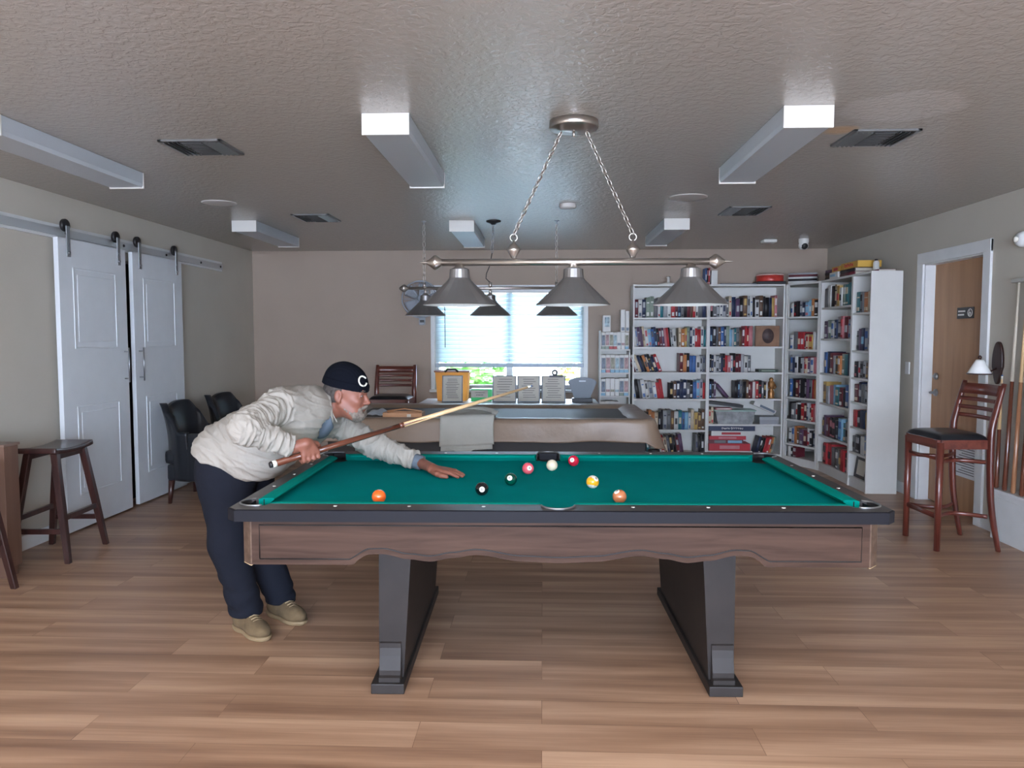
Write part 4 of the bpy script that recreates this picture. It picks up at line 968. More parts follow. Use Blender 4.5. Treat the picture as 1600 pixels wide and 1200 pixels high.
t = thing('spray_can', 'small white can behind the yellow game box', 'can', (3.10, 7.19, TZ))
b = MB(); b.lathe([(0, 0), (.026, 0), (.027, .004), (.027, .10), (.018, .115), (0, .116)], n=20); b.build('body', M['white'], t); b = MB(); b.lathe([(.015, .116), (.015, .13), (0, .132)], n=14); b.build('cap', M['black'], t)
flatbook('m', .20, .16, .018, Tm(3.02, 7.16, TZ, -PI / 2), 'dark maroon book lying on top of the narrow end bookcase')

# ------------------------------------------------------------------ low white rack of puzzle boxes left of the bookcases
PX0, PW = .655, .345; PY0 = 8.645
ZP = [1.288, 1.018, .753, .49, .10]
t = thing('puzzle_shelf', 'low white shelf rack filled with puzzle boxes beside the window', 'shelf rack', (PX0, PY0, 0))
for x in (0, PW - .014):
    b = MB(); b.box(x, x + .014, 0, .26, 0, 1.288, .001); b.build('side_panel', M['white'], t)
for z in ZP: b = MB(); b.box(.014, PW - .014, 0, .26, z - .016, z, .001); b.build('shelf', M['white'], t)
b = MB(); b.box(.014, PW - .014, .254, .26, 0, 1.27); b.build('back_panel', M['white'], t)
b = MB(); b.box(0, .012, 0, .22, 1.2885, 1.50, .001); b.build('end_bracket', M['white'], t)
VP = {'a': ('blue-edged', BM['l']), 'r': ('red-edged', BM['r']), 'w': ('plain white', M['white']), 'g': ('green-edged', BM['e']), 'm': ('pink-edged', BM['i'])}
pics = [mat('puzzle_picture_%s' % n_, c_, .5, var=.6, vscale=30) for n_, c_ in (('slate', (.14, .17, .22)), ('rose', (.36, .22, .22)), ('olive', (.26, .25, .18)), ('aqua', (.30, .40, .44)))]
def pbox(x, z, w_, h_, k, where, i):
    lab = '%s puzzle box, %s from left %s' % (VP[k][0], ORD[i], where)
    r_ = thing('puzzle_box', lab, 'puzzle box', (PX0 + x, PY0 + .012, z), group='puzzle boxes in the low white rack')
    b = MB(); b.box(0, w_, 0, .19, h_ * .16, h_, .0015); b.build('box_lid', M['white'], r_)
    b = MB(); b.box(.001, w_ - .001, .001, .189, 0, h_ * .16, .001); b.build('box_base', VP[k][1] if k != 'w' else M['white'], r_)
    b = MB(); b.box(w_ * .08, w_ * .92, -.001, .001, h_ * .22, h_ * .84 if k != 'w' else h_ * .36); b.build('cover_picture', pics[i % 4], r_)
def prow(s_, z, hs, where, x0=.016, x1=PW - .016):
    n = len(s_); w_ = (x1 - x0) / n
    for i, k in enumerate(s_): pbox(x0 + w_ * i + .001, z + .0005, w_ - .002, hs * (1 if i % 3 else .97), k, where, i)
prow('ggrrwwa', 1.288, .195, 'on top of the white rack')
prow('amaaaa', 1.018, .205, 'on the rack upper shelf')
prow('awwwga', .753, .20, 'on the rack middle shelf')
prow('awww', .49, .20, 'on the rack third shelf', .016, .22)
for x, lab, w_, h_, zz in ((.035, 'puzzle box with aqua picture standing alone atop the rack boxes', .085, .185, 1.487), (.235, 'tall white slim box atop the rack, left of the pair', .05, .25, 1.487), (.290, 'tall white slim box atop the rack, right of the pair', .042, .235, 1.487)):
    r_ = thing('puzzle_box', lab, 'puzzle box', (PX0 + x, PY0 + .02, zz), group='boxes standing on the rack boxes')
    b = MB(); b.box(0, w_, 0, .12, 0, h_, .0015); b.build('box_lid', M['white'], r_); b = MB(); b.box(w_ * .2, w_ * .85, -.0012, .0, h_ * (.3 if w_ > .06 else .05), h_ * (.9 if w_ > .06 else .2)); b.build('cover_picture', pics[3 if w_ > .06 else 0], r_)

# ------------------------------------------------------------------ white folding table under the window and what stands on it
TX0, TX1, TY0, TY1, TT = -1.33, .60, 7.92, 8.60, .72
t = thing('folding_table', 'long white folding table under the window behind the covered table', 'table', (TX0, TY0, 0))
b = MB(); b.box(0, TX1 - TX0, 0, TY1 - TY0, TT - .04, TT, .008); b.build('tabletop', mat('pale_table_top', (.66, .70, .74), .35), t)
for x in (.2, TX1 - TX0 - .2):
    for y in (.08, TY1 - TY0 - .08):
        b = MB(); b.tube([(x, y, 0), (x, y, TT - .04)], .013, 10); b.build('leg', M['steel'], t)
def onT(px, py, z=TT): return at(px, py, z=z)
def pxw(px0, px1, y): return at(px1, 600, y=y).x - at(px0, 600, y=y).x
# amber bin with lid
yb = 8.28; x0 = at(680, 600, y=yb).x; w_ = pxw(680, 732, yb)
bn = thing('storage_bin', 'amber tinted clear bin with black handle at window, left', 'bin', (x0, yb, TT))
b = MB(); pr = [(.025, 0), (w_ - .025, 0), (w_, .315), (0, .315)]; b.prism(pr, 0, .24, Matrix(((1, 0, 0, 0), (0, 0, 1, 0), (0, 1, 0, 0), (0, 0, 0, 1)))); o = b.build('tub', M['amber'], bn)
b = MB(); b.box(-.012, w_ + .012, -.012, .252, .316, .334, .004); b.build('lid', mat('rust_lid', (.28, .12, .08), .4), bn)
b = MB(); b.tube([(w_ * .30, -.02, .322), (w_ * .38, -.025, .350), (w_ * .62, -.025, .350), (w_ * .70, -.02, .322)], .012, 8); b.build('handle', M['black'], bn)
bn = thing('storage_bin', 'clear pale bin standing behind the amber bin', 'bin', (x0 + .11, 8.545, TT)) if False else None
# sign in a stand before the bin
def stand_sign(px0, px1, pyt, pyb, y, label, nlines, group='paper notices standing on the folding table', back=None):
    x0 = at(px0, 600, y=y).x; w_ = pxw(px0, px1, y); zt = at(700, pyt, y=y).z; h_ = zt - TT
    r_ = thing('notice_stand', label, 'notice', (x0, y, TT), group=group, rot=(R(-6), 0, 0))
    b = MB(); b.box(-.012, w_ + .012, .006, .012, 0, h_ + .01, .002); b.build('backing', back or M['grey_plastic'], r_)
    b = MB(); b.box(0, w_, .003, .006, .012, h_); pg = b.build('page', M['paper'], r_)
    b = MB(); rr = random.Random(int(px0))
    for k in range(nlines):
        z = h_ * (.90 - .78 * k / nlines); a = .12 + .14 * rr.random(); b.box(w_ * a, w_ * (1 - .12 - .2 * rr.random()), .0022, .003, z - .005, z)
    b.build('printed_lines', M['ink'], pg)
    b = MB(); b.box(-.012, w_ + .012, -.03, .05, 0, .006, .002); b.build('foot', M['grey_plastic'], r_)
    return r_
stand_sign(692, 721, 588, 628, 8.10, 'paper notice standing in front of the amber bin', 12)
s1 = stand_sign(771, 805, 588, 627, 8.12, 'leftmost of the three paper notices standing side by side', 8)
s2 = stand_sign(810, 842, 588, 627, 8.12, 'middle one of the three paper notices standing side by side', 9)
s3 = stand_sign(848, 882, 588, 627, 8.12, 'rightmost of the three paper notices, black clip on top', 9)
cl = MB(); zt = at(700, 588, y=8.12).z - TT; cl.box(.07, .22, -.006, .020, zt - .008, zt + .016, .006); cl.ring((.13, .006, zt + .042), (0, 1, 0), .024, .011, 20, 8); cl.build('binder_clip', M['dark_plastic'], s3)
# green card box
x0 = at(736, 600, y=8.22).x; w_ = pxw(736, 768, 8.22)
wbox('card_box', 'bright green plastic box between amber bin and notices', 'box', Tm(x0, 8.22, TT), w_, .16, .135, M['green_plastic'], bands=(('paper_label', .0, .82, .32, .92, M['paper']), ('printed_line', .2, .7, .68, .74, M['ink']), ('printed_line', .25, .6, .5, .56, M['ink'])))
# grey file holder
xc = at(910, 600, y=8.15).x
gh = thing('file_caddy', 'dark grey fan-shaped caddy with handle slot right of the notices', 'caddy', (xc, 8.15, TT))
b = MB(); Y2 = Matrix(((1, 0, 0, 0), (0, 0, 1, 0), (0, 1, 0, 0), (0, 0, 0, 1)))
po = [(-.085, .045), (.085, .045), (.152, .215)] + [(.152 * math.cos(R(a)) / math.cos(R(0)), .215 + .055 * math.sin(R(a))) for a in range(20, 180, 20)] + [(-.152, .215)]
sl = [(.035, .222), (.035, .238), (-.035, .238), (-.035, .222)]
b.prism(po, 0, .012, Y2); b.build('front_shell', M['grey_plastic'], gh)
b = MB(); b.prism([(.035, .222), (.038, .230), (.035, .238), (-.035, .238), (-.038, .230), (-.035, .222)], -.002, .0, Y2); b.build('handle_slot', mat('slot_pale', (.55, .62, .7), .5), gh)
b = MB(); b.prism(po, .06, .072, Y2); b.build('rear_shell', M['grey_plastic'], gh)
b = MB(); b.box(-.11, .11, -.02, .09, 0, .045, .006); b.build('base', M['dark_plastic'], gh)

# wall fan behind the lamps
fx, fz = at(655, 467, y=8.72).x, at(655, 467, y=8.72).z
t = thing('wall_fan', 'pale round wall fan behind the left pool lamp shade', 'fan', (fx, 8.95, fz))
for yy in (-.24, -.14):
    b = MB(); b.ring((0, yy, 0), (0, 1, 0), .215 if yy > -.2 else .20, .007, 40, 8)
    for r_ in (.05, .09, .13, .17): b.ring((0, yy, 0), (0, 1, 0), r_, .0016, 32, 5)
    for k in range(16):
        a = k * PI / 8; b.tube([(.04 * math.cos(a), yy, .04 * math.sin(a)), (.205 * math.cos(a), yy, .205 * math.sin(a))], .0018, 5)
    b.build('grille', M['fan'], t)
for k in range(5):
    a = k * 2 * PI / 5
    b = MB(); b.grid(lambda u, v: ((.03 + .155 * u) * math.cos(a + (v - .5) * (1.0 - .2 * u)), -.19 + .03 * (v - .5), (.03 + .155 * u) * math.sin(a + (v - .5) * (1.0 - .2 * u))), 6, 6); solid(b.build('blade', M['fan'], t), .002)
b = MB(); b.lathe([(0, .0), (.05, 0), (.06, .02), (.055, .09), (.03, .11), (0, .11)], (0, -.02, 0), axis=(0, -1, 0)); b.tube([(0, 0, -.02), (0, -.02, -.23)], .018, 10); b.lathe([(0, 0), (.05, 0), (.05, .02), (0, .02)], (0, 0, -.02), axis=(0, -1, 0)); b.box(-.035, .035, -.06, 0, -.30, -.21, .01); b.build('motor_bracket', M['fan'], t)
b = MB(); b.box(-.02, .03, -.075, -.06, -.27, -.24, .004); b.build('switch', M['black'], t)

# ------------------------------------------------------------------ seats
def saddle_stool(label, cx, cy, rz, grp='dark wooden saddle stools by the left wall'):
    t = thing('bar_stool', label, 'stool', (cx, cy, 0), rz, grp)
    sw, sd, sz = .125, .215, .735
    b = MB(); b.grid(lambda u, v: ((2 * u - 1) * sw, (2 * v - 1) * sd, sz - .004 - .018 * (1 - (2 * v - 1) ** 2) ), 10, 16)
    o = b.build('seat', M['espresso'], t); solid(o, .034, -1); bv = o.modifiers.new('b', 'BEVEL'); bv.width = .005; bv.segments = 2
    tops, feet = {}, {}
    for sx in (-1, 1):
        for sy in (-1, 1):
            a = Vector((sx * .085, sy * .155, sz - .045)); f = Vector((sx * .185, sy * .225, 0)); tops[sx, sy] = a; feet[sx, sy] = f
            b = MB(); d = (f - a); nx = Vector((1, 0, 0)); ny = Vector((0, 1, 0))
            vs = []
            for p, hw in ((a, .021), (a.lerp(f, .5), .021), (f, .017)): vs.append([b.bm.verts.new(p + nx * ax * hw + ny * ay * hw) for ax, ay in ((-1, -1), (1, -1), (1, 1), (-1, 1))])
            for i in range(2):
                for k in range(4): b.bm.faces.new((vs[i][k], vs[i][(k + 1) % 4], vs[i + 1][(k + 1) % 4], vs[i + 1][k]))
            b.bm.faces.new(vs[0]); b.bm.faces.new(vs[2]); o = b.build('leg', M['espresso'], t); bv = o.modifiers.new('b', 'BEVEL'); bv.width = .004
    def onleg(s, z): a, f = tops[s], feet[s]; return a.lerp(f, (a.z - z) / a.z)
    for s1_, s2_, z in (((-1, -1), (-1, 1), .28), ((1, -1), (1, 1), .28), ((-1, -1), (1, -1), .20), ((-1, 1), (1, 1), .20)):
        b = MB(); p, q = onleg(s1_, z), onleg(s2_, z); d = (q - p).normalized(); n = Vector((-d.y, d.x, 0)) * .010; u = Vector((0, 0, .016))
        vs = [[b.bm.verts.new(r_ + n * i + u * j) for i, j in ((-1, -1), (1, -1), (1, 1), (-1, 1))] for r_ in (p, q)]
        for k in range(4): b.bm.faces.new((vs[0][k], vs[0][(k + 1) % 4], vs[1][(k + 1) % 4], vs[1][k]))
        b.bm.faces.new(vs[0]); b.bm.faces.new(vs[1]); b.build('stretcher', M['espresso'], t)
    for sx in (-1, 1):
        b = MB(); b.box(sx * .088 - .009, sx * .088 + .009, -.15, .15, sz - .085, sz - .04); b.build('seat_apron', M['espresso'], t)
    return t
saddle_stool('dark wooden saddle-seat stool standing before the left sliding door', -3.185, 4.765, R(3))
saddle_stool('dark wooden stool mostly outside the frame at the left edge', -3.19, 3.86, R(-2))
cb = thing('cabinet', 'brown wooden cabinet cut off by the left photo edge', 'cabinet', (at(26, 800, y=4.25).x - .455, 4.24, 0))
b = MB(); b.box(0, .40, 0, .12, .06, .785, .003); b.build('body', M['brownpanel'], cb); b = MB(); b.box(-.005, .41, -.01, .125, .785, .80, .003); b.build('top', mat('cabinet_top_brown', (.20, .13, .10), .4), cb); b = MB(); b.box(.02, .38, .01, .11, 0, .06); b.build('plinth', M['brownpanel'], cb)

def ladder_stool(label, cx, cy, rz, sh=.76, bh=1.12, w=.42, seatd=.42, nsl=3, cat='stool', name='ladder_back_stool', footz=.23):
    """local +x is the back side; front legs at -x"""
    t = thing(name, label, cat, (cx, cy, 0), rz)
    hd, hw = seatd / 2, w / 2
    for sy in (-1, 1):
        b = MB(); b.tube([(-hd + .02, sy * (hw - .02), 0), (-hd + .02, sy * (hw - .02), sh - .03)], [.016, .020], 4 * 2, flat=(1.25, 1.25)); b.build('leg', M['mahogany'], t)
        b = MB(); xs_ = [(hd + .065, 0), (hd - .0, sh * .45), (hd - .015, sh), (hd + .01, sh + (bh - sh) * .45), (hd + .06, bh)]
        pts = []
        for k in range(17):
            q = k / 16 * 4; i = min(3, int(q)); f = q - i
            p0, p1, p2, p3 = xs_[max(0, i - 1)], xs_[i], xs_[i + 1], xs_[min(4, i + 2)]
            cr = lambda a, b_, c, d: .5 * ((2 * b_) + (-a + c) * f + (2 * a - 5 * b_ + 4 * c - d) * f * f + (-a + 3 * b_ - 3 * c + d) * f ** 3)
            pts.append((cr(p0[0], p1[0], p2[0], p3[0]), sy * (hw - .005), cr(p0[1], p1[1], p2[1], p3[1])))
        b.tube(pts, [.015 + .008 * math.sin(PI * k / 16) for k in range(17)], 8, flat=(.95, 1.25)); b.build('back_post', M['mahogany'], t)
    def backx(z): f = (z - sh) / (bh - sh); return hd - .012 + .062 * f ** 1.5
    zt = bh - .015; H = bh - sh
    zz = [(zt - H * .20, zt)] + [(zt - H * (.315 + .16 * k) - H * .02, zt - H * (.315 + .16 * k) + H * .055) for k in range(nsl)]
    for za, zb in zz:
        b = MB()
        b.grid(lambda u, v: (backx(za + (zb - za) * v) + .028 * math.sin(PI * u), -hw + .01 + (2 * hw - .02) * u, za + (zb - za) * v), 12, 2); solid(b.build('back_slat', M['mahogany_h'], t), .014, 0)
    b = MB()
    b.box(-hd, -hd + .022, -hw + .02, hw - .02, sh - .075, sh - .012, .003); b.box(hd - .03, hd - .01, -hw + .015, hw - .015, sh - .075, sh - .012, .003)
    for sy in (-1, 1): b.box(-hd + .02, hd - .02, sy * (hw - .012) - .010, sy * (hw - .012) + .010, sh - .075, sh - .012, .003)
    b.build('seat_frame', M['mahogany_h'], t)
    b = MB()
    def cush(u, v):
        x, y = -hd + .0 + (2 * hd - .02) * u, -hw + .005 + (2 * hw - .01) * v; e = (1 - (2 * u - 1) ** 6) * (1 - (2 * v - 1) ** 6); return (x, y, sh - .012 + .042 * e ** .5)
    b.grid(cush, 20, 20); b.grid(lambda u, v: (-hd + (2 * hd - .02) * u, -hw + .005 + (2 * hw - .01) * v, sh - .012), 1, 1); b.build('seat', M['black_leather'], t)
    b = MB()
    b.tube([(-hd + .02, -hw + .02, footz), (-hd + .02, hw - .02, footz)], .013, 8, flat=(.8, 1.4))
    b.build('foot_rail', M['mahogany_h'], t)
    for zc in (footz, sh - .165):
        b = MB(); n = 20
        for s in (-1, 1):   # bowed side rails, curving inwards
            pts = [(-hd + .02 + (2 * hd - .03) * k / n, s * ((hw - .015) - (.11 * math.sin(PI * k / n))), zc) for k in range(n + 1)]
            b.tube(pts, .011, 8, flat=(.8, 1.3))
        if zc > footz: b.tube([(-hd + .02, -hw + .02, zc + .02), (-hd + .02, hw - .02, zc + .02)], .010, 8)
        b.build('curved_stretcher', M['mahogany_h'], t)
    return t
ladder_stool('tall mahogany ladder-back bar stool with black seat by brown door', 2.785, 5.265, R(3), w=.43, seatd=.36, bh=1.12)
ladder_stool('mahogany ladder-back stool left of the window behind the covered table', -1.68, 8.30, R(90), sh=.76, bh=1.105, w=.44, seatd=.42, nsl=3)

def tub_chair(label, cx, cy, rz):
    t = thing('armchair', label, 'armchair', (cx, cy, 0), rz, 'black leather tub chairs at the left wall')
    # shell: U shaped back and sides; local +x is the front
    def shell(u, v, off):
        a = PI * .5 + PI * u                      # from +y side round the back (-x) to -y side
        s = abs(2 * u - 1)
        sx, sy = .30, .35
        rx, ry = (sx - off), (sy - off)
        x, y = rx * math.cos(a), ry * math.sin(a)
        if s > .86: x += 0
        lobe = .86 - .05 * math.exp(-((2 * u - 1) / .16) ** 2)
        top = lobe if s < .45 else lobe - (.86 - .62) * min(1, (s - .45) / .35) ** 1.2
        flare = .05 * max(0, (v - .5) * 2) ** 2 * (1 if s < .6 else .3)
        z = .20 + (top - .20) * v
        x -= flare * abs(math.cos(a)); y += math.copysign(flare * .7, y) * abs(math.sin(a))
        taper = 1 - .10 * (1 - v); return (x * taper, y * taper, z)
    b = MB(); NU, NV = 48, 16
    g1 = [[b.bm.verts.new(Vector(shell(i / NU, j / NV, 0))) for j in range(NV + 1)] for i in range(NU + 1)]
    g2 = [[b.bm.verts.new(Vector(shell(i / NU, j / NV, .075 - .02 * (j / NV)))) for j in range(NV + 1)] for i in range(NU + 1)]
    for g in (g1, g2):
        for i in range(NU):
            for j in range(NV): f = b.bm.faces.new((g[i][j], g[i + 1][j], g[i + 1][j + 1], g[i][j + 1])); f.smooth = True
    for i in range(NU):
        for j in (0, NV): f = b.bm.faces.new((g1[i][j], g1[i + 1][j], g2[i + 1][j], g2[i][j])); f.smooth = True
    for i in (0, NU):
        for j in range(NV): b.bm.faces.new((g1[i][j], g1[i][j + 1], g2[i][j + 1], g2[i][j]))
    b.build('back_shell', M['black_leather'], t)
    for s in (-1, 1):
        b = MB(); b.box(-.02, .30, min(s * .27, s * .345), max(s * .27, s * .345), .20, .61, .03); b.build('arm', M['black_leather'], t)
    b = MB(); b.box(-.24, .31, -.268, .268, .34, .46, .035); b.build('seat_cushion', M['black_leather'], t)
    b = MB(); b.box(-.22, .28, -.262, .262, .20, .338, .02); b.build('seat_base', M['black_leather'], t)
    for sx, sy in ((-.19, -.24), (-.19, .24), (.25, -.26), (.25, .26)):
        b = MB(); b.tube([(sx, sy, .20), (sx * 1.08, sy * 1.05, 0)], [.028, .016], 10); b.build('leg', M['espresso'], t)
    return t
tub_chair('black leather tub armchair nearest the dark gap in the doors', -3.00, 6.52, R(2))
tub_chair('black leather tub armchair further back, beyond the first one', -3.02, 7.43, R(-2))

# ------------------------------------------------------------------ right wall: cue rack, sconce, switch, white fitting
t = thing('cue_rack', 'white wall rack with low ledge holding pool cues', 'cue rack', (XR, 4.5, 0))
b = MB(); b.box(-.10, -.002, -.6, .935, .0, .34, .003); b.box(-.125, -.002, -.62, .95, .34, .362, .004); b.box(-.106, -.10, -.58, .915, .06, .30, .002); b.build('ledge_box', M['trim'], t)
b = MB(); b.box(-.085, -.004, -.55, .84, 1.80, 1.822, .003); b.build('top_rail', M['canvas'], t)
CY = [5.395 - .095 * k for k in range(9)]
for k, y in enumerate(CY):
    L = 1.46 if k != 0 else .80
    r_ = thing('pool_cue', ('short white-tipped cue at the far end of the wall rack' if k == 0 else 'pool cue %s from the far end of the wall rack' % ORD[k]), 'pool cue', (XR - .095, y, .3625), group='pool cues in the wall rack', rot=(R(-.6), R(2.0 if k else 1), 0))
    b = MB(); b.tube([(0, 0, 0), (0, 0, .008), (0, 0, L * .52)], [.010, .0165, .0125], 10); b.build('butt', M['cue_mid'] if k % 3 == 2 else M['cue_dark'], r_)
    b = MB(); b.tube([(0, 0, L * .52), (0, 0, L - .03)], [.0122, .0068], 10); b.build('shaft', M['cue_old'] if k % 2 else M['cue_light'], r_)
    b = MB(); b.tube([(0, 0, L - .03), (0, 0, L - .008)], .0068, 10); b.build('ferrule', M['ivory'], r_); b = MB(); b.tube([(0, 0, L - .008), (0, 0, L)], [.0066, .0058], 10); b.build('tip', BM['b'], r_)
t = thing('wall_sconce', 'dark oval wooden sconce with small white shade beside brown door', 'wall lamp', (XR, 5.575, 1.24))
b = MB(); pts = [(.062 * math.cos(a) * (1 if math.sin(a) > -.2 else .8), .155 * math.sin(a)) for a in np.linspace(0, 2 * PI, 33)[:-1]]
b.prism(pts, 0, .022, Matrix(((0, 0, -1, 0), (1, 0, 0, 0), (0, 1, 0, 0), (0, 0, 0, 1)))); o = b.build('back_plate', M['espresso'], t); bv = o.modifiers.new('b', 'BEVEL'); bv.width = .006; bv.segments = 2
b = MB(); b.tube([(-.02, 0, -.04), (-.06, 0, -.06), (-.11, 0, -.03), (-.135, 0, .02), (-.14, -.005, .045)], .007, 8); b.build('arm', M['espresso'], t)
b = MB(); b.lathe([(.022, .055), (.030, .045), (.078, -.045)], (-.14, 0, -.03), n=30); o = b.build('shade', M['shade_in'], t); solid(o, .003)
b = MB(); b.ring((-.14, 0, -.078), (0, 0, 1), .078, .005, 30, 8); b.build('shade_rim', M['espresso'], t)
b = MB(); b.lathe([(0, .0), (.012, .004), (.014, .016), (.006, .026), (0, .028)], (-.14, 0, .028), n=14); b.build('finial', M['espresso'], t)
b = MB(); b.box(-.012, 0, -.035, .035, -.055, .055, .003); t_ = b.build('light_switch', M['trim']); p = at(1419, 575, x=XR); t_.location = (XR, p.y, p.z); tag(t_, 'small white light switch between end bookcase and door', 'switch')
t = thing('wall_fitting', 'small white round fitting high on right wall by photo edge', 'wall fitting', (XR, 5.33, 2.095))
b = MB(); b.lathe([(0, 0), (.055, 0), (.055, .03), (.04, .06), (0, .065)], axis=(-1, 0, 0)); b.build('housing', M['trim'], t); b = MB(); b.lathe([(0, 0), (.02, 0), (.018, .02), (0, .024)], (-.06, 0, 0), axis=(-1, 0, 0)); b.build('lens', M['ivory'], t)
# ------------------------------------------------------------------ the man leaning over the table
class Field:
    """distance field on a grid, turned into one smooth closed surface"""
    def __init__(s, lo, hi, h):
        s.lo = np.array(lo, np.float32); s.h = h
        n = [int(math.ceil((b - a) / h)) + 1 for a, b in zip(lo, hi)]
        s.ax = [s.lo[i] + h * np.arange(n[i], dtype=np.float32) for i in range(3)]
        s.V = np.full(n, .3, np.float32)
    def _sub(s, c0, c1, pad):
        sl = []
        for i in range(3):
            a = max(0, int((c0[i] - pad - s.lo[i]) / s.h)); b = min(len(s.ax[i]), int((c1[i] + pad - s.lo[i]) / s.h) + 2); sl.append(slice(a, max(a, b)))
        return tuple(sl)
    def _apply(s, sl, d, k, op):
        a = s.V[sl]
        if op == 'u':
            h = np.clip(.5 + .5 * (a - d) / k, 0, 1); s.V[sl] = a * (1 - h) + d * h - k * h * (1 - h)
        elif op == 's':
            d = -d; h = np.clip(.5 - .5 * (a - d) / k, 0, 1); s.V[sl] = a * (1 - h) + d * h + k * h * (1 - h)
    def cap(s, a, b, r1, r2=None, k=.02, op='u'):
        r2 = r1 if r2 is None else r2; a, b = np.array(a, np.float32), np.array(b, np.float32); R_ = max(r1, r2)
        sl = s._sub(np.minimum(a, b), np.maximum(a, b), R_ + 2.5 * k + 2 * s.h)
        X, Y, Z = np.meshgrid(s.ax[0][sl[0]], s.ax[1][sl[1]], s.ax[2][sl[2]], indexing='ij')
        ba = b - a; L = float(ba @ ba) + 1e-12
        t = np.clip(((X - a[0]) * ba[0] + (Y - a[1]) * ba[1] + (Z - a[2]) * ba[2]) / L, 0, 1)
        d = np.sqrt((X - a[0] - ba[0] * t) ** 2 + (Y - a[1] - ba[1] * t) ** 2 + (Z - a[2] - ba[2] * t) ** 2) - (r1 + (r2 - r1) * t)
        s._apply(sl, d, k, op); return s
    def ell(s, c, r, Rm=None, k=.02, op='u'):
        Rm = np.eye(3) if Rm is None else np.array(Rm); c = np.array(c, np.float32); m = max(r)
        sl = s._sub(c, c, m + 2.5 * k + 2 * s.h)
        X, Y, Z = np.meshgrid(s.ax[0][sl[0]] - c[0], s.ax[1][sl[1]] - c[1], s.ax[2][sl[2]] - c[2], indexing='ij')
        q = [X * Rm[0, i] + Y * Rm[1, i] + Z * Rm[2, i] for i in range(3)]
        k0 = np.sqrt(sum((q[i] / r[i]) ** 2 for i in range(3))); k1 = np.sqrt(sum((q[i] / r[i] ** 2) ** 2 for i in range(3))) + 1e-9
        s._apply(sl, (k0 * (k0 - 1) / k1).astype(np.float32), k, op); return s
    def keep(s, p, n, box=None):
        """cut away everything behind the plane through p with normal n"""
        n = np.array(n, float); n /= np.linalg.norm(n)
        sl = (slice(None),) * 3 if box is None else s._sub(box[0], box[1], 0)
        X, Y, Z = np.meshgrid(s.ax[0][sl[0]], s.ax[1][sl[1]], s.ax[2][sl[2]], indexing='ij')
        d = -((X - p[0]) * n[0] + (Y - p[1]) * n[1] + (Z - p[2]) * n[2]); s.V[sl] = np.maximum(s.V[sl], d.astype(np.float32)); return s
    def mesh(s):
        V = s.V; V[[0, -1]] = .3; V[:, [0, -1]] = .3; V[:, :, [0, -1]] = .3
        S = V < 0; c = np.zeros([n - 1 for n in V.shape], np.int8)
        off = [(i, j, k) for i in (0, 1) for j in (0, 1) for k in (0, 1)]
        def sh(A, o): return A[o[0]:A.shape[0] - 1 + o[0], o[1]:A.shape[1] - 1 + o[1], o[2]:A.shape[2] - 1 + o[2]]
        for o in off: c += sh(S, o)
        act = (c > 0) & (c < 8); I = np.argwhere(act); idx = np.full(act.shape, -1, np.int64); idx[act] = np.arange(len(I))
        acc = np.zeros((len(I), 3)); cnt = np.zeros(len(I))
        for o in off:
            for ax in range(3):
                if o[ax]: continue
                o2 = list(o); o2[ax] = 1
                va = V[I[:, 0] + o[0], I[:, 1] + o[1], I[:, 2] + o[2]]; vb = V[I[:, 0] + o2[0], I[:, 1] + o2[1], I[:, 2] + o2[2]]
                m = (va < 0) != (vb < 0); t = va[m] / (va[m] - vb[m]); p = np.tile(np.array(o, float), (m.sum(), 1)); p[:, ax] += t
                acc[m] += p; cnt[m] += 1
        P = (I + acc / cnt[:, None]) * s.h + s.lo
        Q = []
        for ax in range(3):
            a_, b_ = (ax + 1) % 3, (ax + 2) % 3
            s0 = [slice(None)] * 3; s1 = [slice(None)] * 3; s0[ax] = slice(0, -1); s1[ax] = slice(1, None)
            ch = S[tuple(s0)] != S[tuple(s1)]; E_ = np.argwhere(ch)
            ok = (E_[:, a_] > 0) & (E_[:, b_] > 0) & (E_[:, a_] < V.shape[a_] - 1) & (E_[:, b_] < V.shape[b_] - 1); E_ = E_[ok]
            ins = S[E_[:, 0], E_[:, 1], E_[:, 2]]
            def cell(da, db):
                q = E_.copy(); q[:, a_] -= da; q[:, b_] -= db; return idx[q[:, 0], q[:, 1], q[:, 2]]
            f = np.stack([cell(1, 1), cell(0, 1), cell(0, 0), cell(1, 0)], 1); f[~ins] = f[~ins][:, ::-1]; Q.append(f)
        return P, np.concatenate(Q)
    def build(s, name, m, parent, origin, wrinkle=None):
        P, Q = s.mesh()
        me = bpy.data.meshes.new(name); me.from_pydata([tuple(p) for p in P - np.array(origin)], [], [tuple(int(i) for i in q) for q in Q if min(q) >= 0])
        me.update()
        if wrinkle:
            nn = [v.normal.copy() for v in me.vertices]
            for v, n in zip(me.vertices, nn): v.co += n * wrinkle(v.co + Vector(origin), n)
        me.polygons.foreach_set('use_smooth', [True] * len(me.polygons)); me.materials.append(m); me.update()
        o = bpy.data.objects.new(name, me); COL.objects.link(o); o.parent = parent
        sm = o.modifiers.new('sm', 'SMOOTH'); sm.factor = .5; sm.iterations = 2
        return o
MO = (-1.40, 3.58, 0)
man = thing('person', 'person in cream shirt and black beanie bending over green table aiming a cue', 'person', MO)
A = lambda px, py, y: np.array(at(px, py, y=y))
